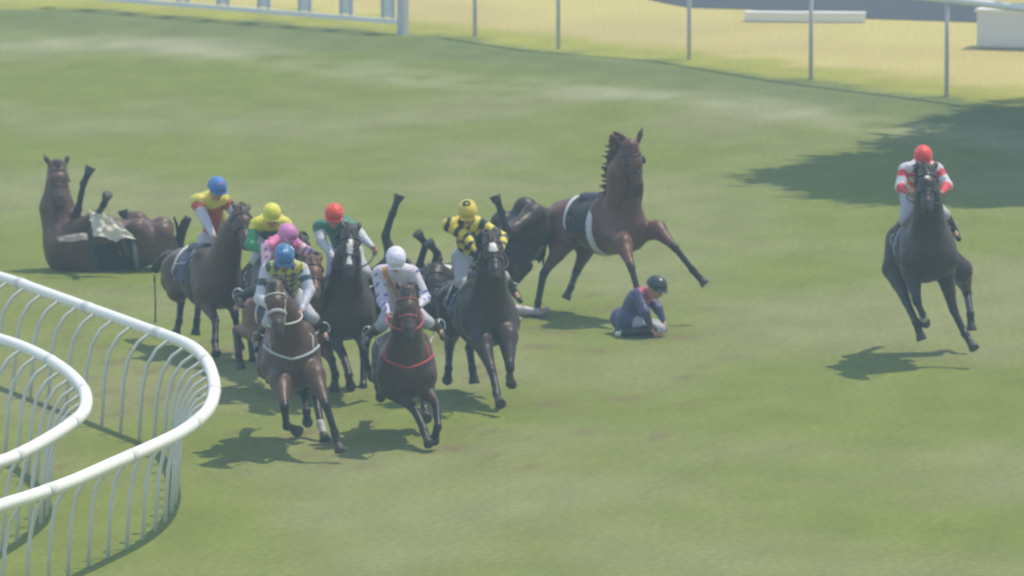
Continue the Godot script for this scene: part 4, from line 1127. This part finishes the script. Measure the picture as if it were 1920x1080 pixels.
		var bk := Hull.new()
		grow(bo, 0.012, bk, {"cols": [look.get("boot", Color(0.012, 0.011, 0.011)), look.get("boot_top", Color(0.10, 0.05, 0.03)), look.get("boot_toe", Color(0.012, 0.011, 0.011))]})
		part("boot", bk.made(M.leather), root)
	# helmet with silk cover, peak and bobble
	var he := Blob.new()
	he.add(hc + hf * 0.018 + hu * 0.012, hc - hf * 0.022 + hu * 0.012, 0.113, 0.115, 0, 1.06, hl, 0.02)
	he.cut(hc - hu * 0.035 + hf * 0.05, -hu - hf * 0.15)
	he.cut(hc + hf * 0.118, hf * 1.0 - hu * 0.2)
	var hk := Hull.new()
	grow(he, 0.0095, hk, {"kind": "cap", "cols": [look.cap, look.get("cap2", look.cap)]} if false else {"cols": [look.cap]})
	var helmet := part("helmet", hk.made(M.silk if look.get("cover", true) else M.shell), root)
	var pk := Blob.new()
	pk.add(hc + hf * 0.100 - hu * 0.010 + hl * 0.045, hc + hf * 0.100 - hu * 0.010 - hl * 0.045, 0.052, 0.052, 0, 4.2, (hu * 1.0 + hf * 0.35), 0.012)
	pk.cut(hc + hf * 0.075, -hf)
	var pks := Hull.new()
	grow(pk, 0.0085, pks, {"cols": [look.get("peak", look.cap)]})
	part("peak", pks.made(M.silk), helmet)
	if look.has("cap2"):
		# discs sewn on the cap
		for pr in look.get("spots", [[0.0, 0.6]]):
			var dirp := (hu * cos(pr[1]) + (hf * cos(pr[0]) + hl * sin(pr[0])) * sin(pr[1])).normalized()
			var sp := Blob.new()
			var r0: float = look.get("spot_size", 0.034)
			sp.add(hc + hu * 0.012 + dirp * 0.1125, hc + hu * 0.012 + dirp * 0.113, r0, r0, 0, 4.0, dirp, 0.01)
			var sps := Hull.new()
			grow(sp, 0.008, sps, {"cols": [look.cap2]})
			part("cap_spot", sps.made(M.silk), helmet)
	# goggles
	var go := Blob.new()
	go.add(C + hf * 0.074 + hl * 0.036 + hu * 0.004, C + hf * 0.074 + hl * 0.030 + hu * 0.004, 0.030, 0.030, 0, 1.4, hu, 0.01)
	go.add(C + hf * 0.074 - hl * 0.036 + hu * 0.004, C + hf * 0.074 - hl * 0.030 + hu * 0.004, 0.030, 0.030, 0, 1.4, hu, 0.01)
	go.add(C + hf * 0.068 + hl * 0.05 + hu * 0.004, C + hf * 0.068 - hl * 0.05 + hu * 0.004, 0.020, 0.020, 0, 1.0, hu, 0.01)
	var gs := Hull.new()
	grow(go, 0.007, gs, {"cols": [Color(0.015, 0.015, 0.018)]})
	part("goggles", gs.made(M.shell), root)
	return root

# ---------------------------------------------------------------- the place
const EDGE := [Vector2(-60, -62), Vector2(-20, -44), Vector2(-8.73, -38.94), Vector2(-6.89, -38.54), Vector2(-4.3, -36.73), Vector2(-1.76, -34.59), Vector2(0.78, -31.49), Vector2(3.04, -28.79), Vector2(5.44, -25.35), Vector2(7.74, -22.48), Vector2(20, -8), Vector2(60, 38)]
const WORN := [Vector2(-60, -58), Vector2(-20, -39.5), Vector2(-8.4, -33.4), Vector2(-6.6, -32.7), Vector2(-4.1, -30.6), Vector2(-1.5, -27.0), Vector2(1.96, -24.3), Vector2(3.55, -22.3), Vector2(5.36, -19.7), Vector2(7.46, -17.4), Vector2(20, -2), Vector2(60, 44)]

func line_z(l: Array, x: float) -> float:
	for i in range(1, l.size()):
		if x < l[i].x or i == l.size() - 1:
			var a: Vector2 = l[i - 1]
			var b: Vector2 = l[i]
			return lerpf(a.y, b.y, (x - a.x) / (b.x - a.x))
	return 0.0

var wide := FastNoiseLite.new()
var streak := FastNoiseLite.new()

func turf_colour(x: float, z: float) -> Color:
	var t := z - line_z(EDGE, x) + wide.get_noise_2d(x * 5.0, z * 5.0) * 0.9
	var n1 := wide.get_noise_2d(x * 1.6, z * 0.8)
	var n2 := streak.get_noise_2d(x * 2.2 + z * 0.2, z * 1.6 + x * 0.6)
	var n3 := wide.get_noise_2d(x * 9.0 + 40.0, z * 5.0)
	var green := G_GREEN.lerp(G_PALE, clampf(0.40 + n1 * 1.3 + n2 * 1.1, 0.0, 1.0))
	green *= 1.0 + 0.16 * n3
	# the strip along the outer edge is darker and greyer
	green = green.lerp(G_DARK * (1.0 + 0.2 * n3), smoothstep(7.0, 2.0, t) * 0.75)
	# the line worn pale by hooves
	var w := absf(z - line_z(WORN, x) + n1 * 0.9)
	green = green.lerp(G_WORN, clampf(maxf(1.0 - w / 2.2, 0.0) * (0.45 + 0.9 * n2 + 0.5 * n3), 0.0, 0.8))
	# divots and scuffed patches where the field has run
	var scuff := clampf(wide.get_noise_2d(x * 3.1 + 300.0, z * 1.5) * 1.3 - 0.45, 0.0, 0.14)
	green = green.lerp(G_SCUFF, scuff)
	# earth thrown up where the field has passed
	var ran := smoothstep(5.5, 3.0, absf(x + 1.6)) * smoothstep(-4.0, 2.0, z) * smoothstep(19.0, 14.0, z)
	var cut := smoothstep(0.30, 0.48, wide.get_noise_2d(x * 17.0 + 90.0, z * 9.0)) * ran
	green = green.lerp(G_EARTH, cut * 0.75)
	# inside of the rails the grass is left longer and drier
	var verge := G_VERGE * (1.0 + 0.22 * n3)
	var dry := G_DRY.lerp(G_DRY2, clampf(0.5 + n2 * 1.2 + n1 * 0.6, 0.0, 1.0))
	var c := green
	c = c.lerp(verge, smoothstep(0.3, -0.5, t))
	c = c.lerp(dry, smoothstep(-1.6, -3.6, t + n3 * 1.2))
	return c

func turf() -> void:
	var xs: Array = []
	var zs: Array = []
	var x := -56.0
	while x < 56.0:
		xs.append(x)
		x += 0.2 if absf(x) < 11.0 else 3.0
	var z := -60.0
	while z < 44.0:
		zs.append(z)
		z += 0.45 if z < 30.0 else 2.0
	var v := PackedVector3Array()
	var n := PackedVector3Array()
	var c := PackedColorArray()
	var t := PackedInt32Array()
	for zz in zs:
		for xx in xs:
			v.append(Vector3(xx, 0.0, zz))
			n.append(Vector3.UP)
			c.append(turf_colour(xx, zz))
	var w := xs.size()
	for i in zs.size() - 1:
		for k in w - 1:
			var a := i * w + k
			t.append_array(PackedInt32Array([a, a + 1, a + w, a + 1, a + w + 1, a + w]))
	var arr := []
	arr.resize(Mesh.ARRAY_MAX)
	arr[Mesh.ARRAY_VERTEX] = v
	arr[Mesh.ARRAY_NORMAL] = n
	arr[Mesh.ARRAY_COLOR] = c
	arr[Mesh.ARRAY_INDEX] = t
	var mesh := ArrayMesh.new()
	mesh.add_surface_from_arrays(Mesh.PRIMITIVE_TRIANGLES, arr)
	mesh.surface_set_material(0, M.turf)
	struct("turf_track", mesh)

func rail(called: String, label: String, pts: Array, gap: float, group: String) -> void:
	var cv := Curve3D.new()
	for i in pts.size():
		var p := Vector3(pts[i].x, 1.1, pts[i].y)
		var a: Vector2 = pts[maxi(i - 1, 0)]
		var b: Vector2 = pts[mini(i + 1, pts.size() - 1)]
		var tg := Vector3(b.x - a.x, 0, b.y - a.y) / 6.0
		cv.add_point(p, -tg, tg)
	cv.bake_interval = 0.1
	var root := thing(called, label, "rail", Vector3(pts[0].x, 0, pts[0].y), group)
	var off := root.position
	var run: Array = []
	var ln := cv.get_baked_length()
	var d := 0.0
	while d < ln:
		run.append(cv.sample_baked(d) - off)
		d += 0.22
	part("top_rail", tubes([[run, 0.066, 0.066]], M.rail, 12), root)
	var sleeve_at := 1.2
	while sleeve_at < ln:
		var s0 := cv.sample_baked(sleeve_at) - off
		var s1 := cv.sample_baked(minf(sleeve_at + 0.16, ln)) - off
		part("coupling", tubes([[[s0, s0.lerp(s1, 0.5), s1], 0.0705, 0.0705]], M.post, 12), root)
		sleeve_at += 2.4
	var post := tubes([[[V(0.40, -0.05, 0), V(0.36, 0.55, 0), V(0.30, 0.82, 0), V(0.19, 0.99, 0), V(0.07, 1.07, 0), V(0.0, 1.085, 0)], 0.021, 0.019]], M.post, 8)
	d = gap * 0.5
	while d < ln:
		var p := cv.sample_baked(d)
		var tn := (cv.sample_baked(minf(d + 0.1, ln)) - cv.sample_baked(maxf(d - 0.1, 0.0))).normalized()
		var inw := tn.cross(Vector3.UP).normalized()
		if inw.dot(Vector3(-9, 0, 17.5) - p) < 0.0:
			inw = -inw
		var o := part("post", post, root)
		o.transform = Transform3D(Basis(inw, Vector3.UP, inw.cross(Vector3.UP)), Vector3(p.x, 0, p.z) - off)
		d += gap

func tree(label: String, at: Vector3, h: float, r: float, seed_n: int) -> void:
	var rng := RandomNumberGenerator.new()
	rng.seed = seed_n
	var root := thing("tree", label, "tree", at, "trees beside the track")
	var runs: Array = [[[V(0, -0.2, 0), V(0.1, h * 0.25, 0.05), V(-0.1, h * 0.55, 0.1), V(0.1, h * 0.85, 0)], r * 0.07, r * 0.02]]
	var hubs: Array = []
	for i in 16:
		var an := i * 2.4 + rng.randf()
		var y := h * lerpf(0.3, 0.85, i / 15.0)
		var reach := r * (0.55 + 0.45 * rng.randf()) * sin(lerpf(0.9, 2.75, i / 15.0))
		var e := V(cos(an) * reach, y + h * 0.1, sin(an) * reach)
		runs.append([[V(0, y - h * 0.06, 0), e * V(0.5, 0, 0.5) + V(0, y + h * 0.03, 0), e], r * 0.03, r * 0.008])
		hubs.append(e)
		hubs.append(e * V(0.55, 1, 0.55))
	hubs.append(V(0, h * 0.93, 0))
	part("trunk", tubes(runs, M.bark, 8), root)
	var st := SurfaceTool.new()
	st.begin(Mesh.PRIMITIVE_TRIANGLES)
	for i in 10:
		var b := Basis.from_euler(Vector3(rng.randf() * 1.6 - 0.8, rng.randf() * TAU, rng.randf() - 0.5))
		var o := Vector3(rng.randf() - 0.5, rng.randf() - 0.5, rng.randf() - 0.5) * 0.7
		for k in [V(-0.07, 0, 0), V(0, 0.02, 0.24), V(0.07, 0, 0), V(-0.07, 0, 0), V(0.07, 0, 0), V(0, -0.02, -0.2)]:
			st.add_vertex(b * k + o)
	st.generate_normals()
	st.set_material(M.leaf)
	var mm := MultiMesh.new()
	mm.transform_format = MultiMesh.TRANSFORM_3D
	mm.mesh = st.commit()
	mm.instance_count = 7000
	for i in 7000:
		var hb: Vector3 = hubs[rng.randi() % hubs.size()]
		var dv := Vector3(rng.randfn(0.0, 1.0), rng.randfn(0.0, 1.0) * 0.75, rng.randfn(0.0, 1.0)).limit_length(1.9) * r * 0.20
		mm.set_instance_transform(i, Transform3D(Basis.from_euler(Vector3(rng.randf() * 3.0, rng.randf() * TAU, 0)).scaled(Vector3.ONE * (1.1 + rng.randf() * 0.8)), hb + dv))
	var cr := MultiMeshInstance3D.new()
	cr.name = "crown"
	cr.multimesh = mm
	cr.set_meta("kind", "stuff")
	root.add_child(cr, true)

func fence_behind() -> void:
	# white open barrier whose foot shows at the top of the picture
	var a := Vector3(-1.80, 0, -34.35)
	var b := Vector3(-7.6, 0, -39.4)
	var dir := (b - a).normalized()
	var ln := a.distance_to(b)
	var turn := Basis(dir, Vector3.UP, dir.cross(Vector3.UP))
	var root := thing("barrier", "long white open barrier with paired grey uprights at the far edge of the grass", "barrier", a)
	var at := func(x: float, y: float, z := 0.0) -> Transform3D: return Transform3D(turn, turn * Vector3(x, y, z))
	part("bottom_rail", boxes([[at.call(ln * 0.5, 0.20), V(ln, 0.075, 0.05)]], M.rail), root)
	part("top_rail", boxes([[at.call(ln * 0.5, 1.22), V(ln, 0.09, 0.06)]], M.rail), root)
	part("end_post", boxes([[at.call(0.0, 0.68), V(0.15, 1.36, 0.12)]], M.greypost), root)
	var x := 0.22
	while x < ln:
		part("upright", boxes([[at.call(x, 0.72, 0.003), V(0.055, 0.94, 0.035)]], M.greypost), root)
		part("upright", boxes([[at.call(x + 0.23, 0.72, 0.003), V(0.055, 0.94, 0.035)]], M.greypost), root)
		part("panel", boxes([[at.call(x + 0.115, 0.62, 0.0), V(0.170, 0.7, 0.012)]], M.panel), root)
		x += 0.93
	# the outer rail goes on to the right on thin posts
	var fp := [Vector2(-0.61, -34.0), Vector2(0.75, -31.77), Vector2(2.83, -29.95), Vector2(4.66, -26.62), Vector2(6.64, -23.94), Vector2(8.46, -21.3), Vector2(10.4, -18.8)]
	var r2 := thing("outer_rail", "thin grey posts of the outer rail in front of the dry grass", "rail", Vector3(fp[0].x, 0, fp[0].y))
	var run: Array = []
	for p in fp:
		var l := Vector3(p.x, 0, p.y) - r2.position
		run.append(l + V(0, 1.5, 0))
		part("post", tubes([[[V(0, -0.05, 0), V(0, 0.8, 0), V(0, 1.5, 0)], 0.036, 0.032]], M.greypost, 10), r2).position = l
	part("top_rail", tubes([[run, 0.06, 0.06]], M.rail, 10), r2)
	# service road and white things beyond
	var st := SurfaceTool.new()
	st.begin(Mesh.PRIMITIVE_TRIANGLES)
	var near := [Vector2(2.2, -41.3), Vector2(2.6, -40.2), Vector2(3.01, -39.25), Vector2(4.0, -38.94), Vector2(5.75, -37.23), Vector2(7.16, -36.73), Vector2(8.56, -36.14), Vector2(16.0, -33.0), Vector2(40.0, -22.0)]
	var far := [Vector2(2.3, -42.6), Vector2(2.75, -45.1), Vector2(4.0, -45.3), Vector2(5.08, -44.0), Vector2(6.37, -41.2), Vector2(7.5, -40.6), Vector2(8.8, -40.0), Vector2(16.0, -37.0), Vector2(40.0, -27.0)]
	for i in near.size() - 1:
		for q in [near[i], far[i], near[i + 1], near[i + 1], far[i], far[i + 1]]:
			st.set_normal(Vector3.UP)
			st.add_vertex(Vector3(q.x, 0.008, q.y))
	st.set_material(M.road)
	struct("service_road", st.commit())
	var kerb := [Vector2(3.94, -36.73), Vector2(4.9, -36.6), Vector2(5.9, -36.53)]
	var kl: Array = []
	for i in 2:
		var p0 := Vector3(kerb[i].x, 0.09, kerb[i].y)
		var p1 := Vector3(kerb[i + 1].x, 0.09, kerb[i + 1].y)
		var dd := (p1 - p0).normalized()
		kl.append([Transform3D(Basis(dd, Vector3.UP, dd.cross(Vector3.UP)), (p0 + p1) * 0.5 - Vector3(3.94, 0, -36.73)), V(p0.distance_to(p1) + 0.05, 0.16 + 0.006 * i, 0.22)])
	var kr := thing("kerb", "low white kerb along the near side of the dark road", "kerb", Vector3(3.94, 0, -36.73))
	for i in kl.size():
		part("kerb_stone", boxes([kl[i]], M.rail), kr)
	var wb := thing("white_cabinet", "white boxy cabinet at the right edge beside the outer rail", "cabinet", V(8.35, 0, -31.9))
	part("body", boxes([[Transform3D(Basis.from_euler(V(0, -0.3, 0)), V(0, 0.32, 0)), V(1.5, 0.56, 0.7)]], M.panel), wb)
	part("lid", boxes([[Transform3D(Basis.from_euler(V(0, -0.3, 0)), V(0, 0.625, 0)), V(1.56, 0.05, 0.76)]], M.rail), wb)
	part("plinth", boxes([[Transform3D(Basis.from_euler(V(0, -0.3, 0)), V(0, 0.02, 0)), V(1.4, 0.05, 0.62)]], M.greypost), wb)
	part("vent", boxes([[Transform3D(Basis.from_euler(V(0, -0.3, 0)), Basis.from_euler(V(0, -0.3, 0)) * V(0.3, 0.42, 0.352)), V(0.35, 0.03, 0.008)], [Transform3D(Basis.from_euler(V(0, -0.3, 0)), Basis.from_euler(V(0, -0.3, 0)) * V(0.3, 0.35, 0.352)), V(0.35, 0.03, 0.008)]], M.greypost), wb)
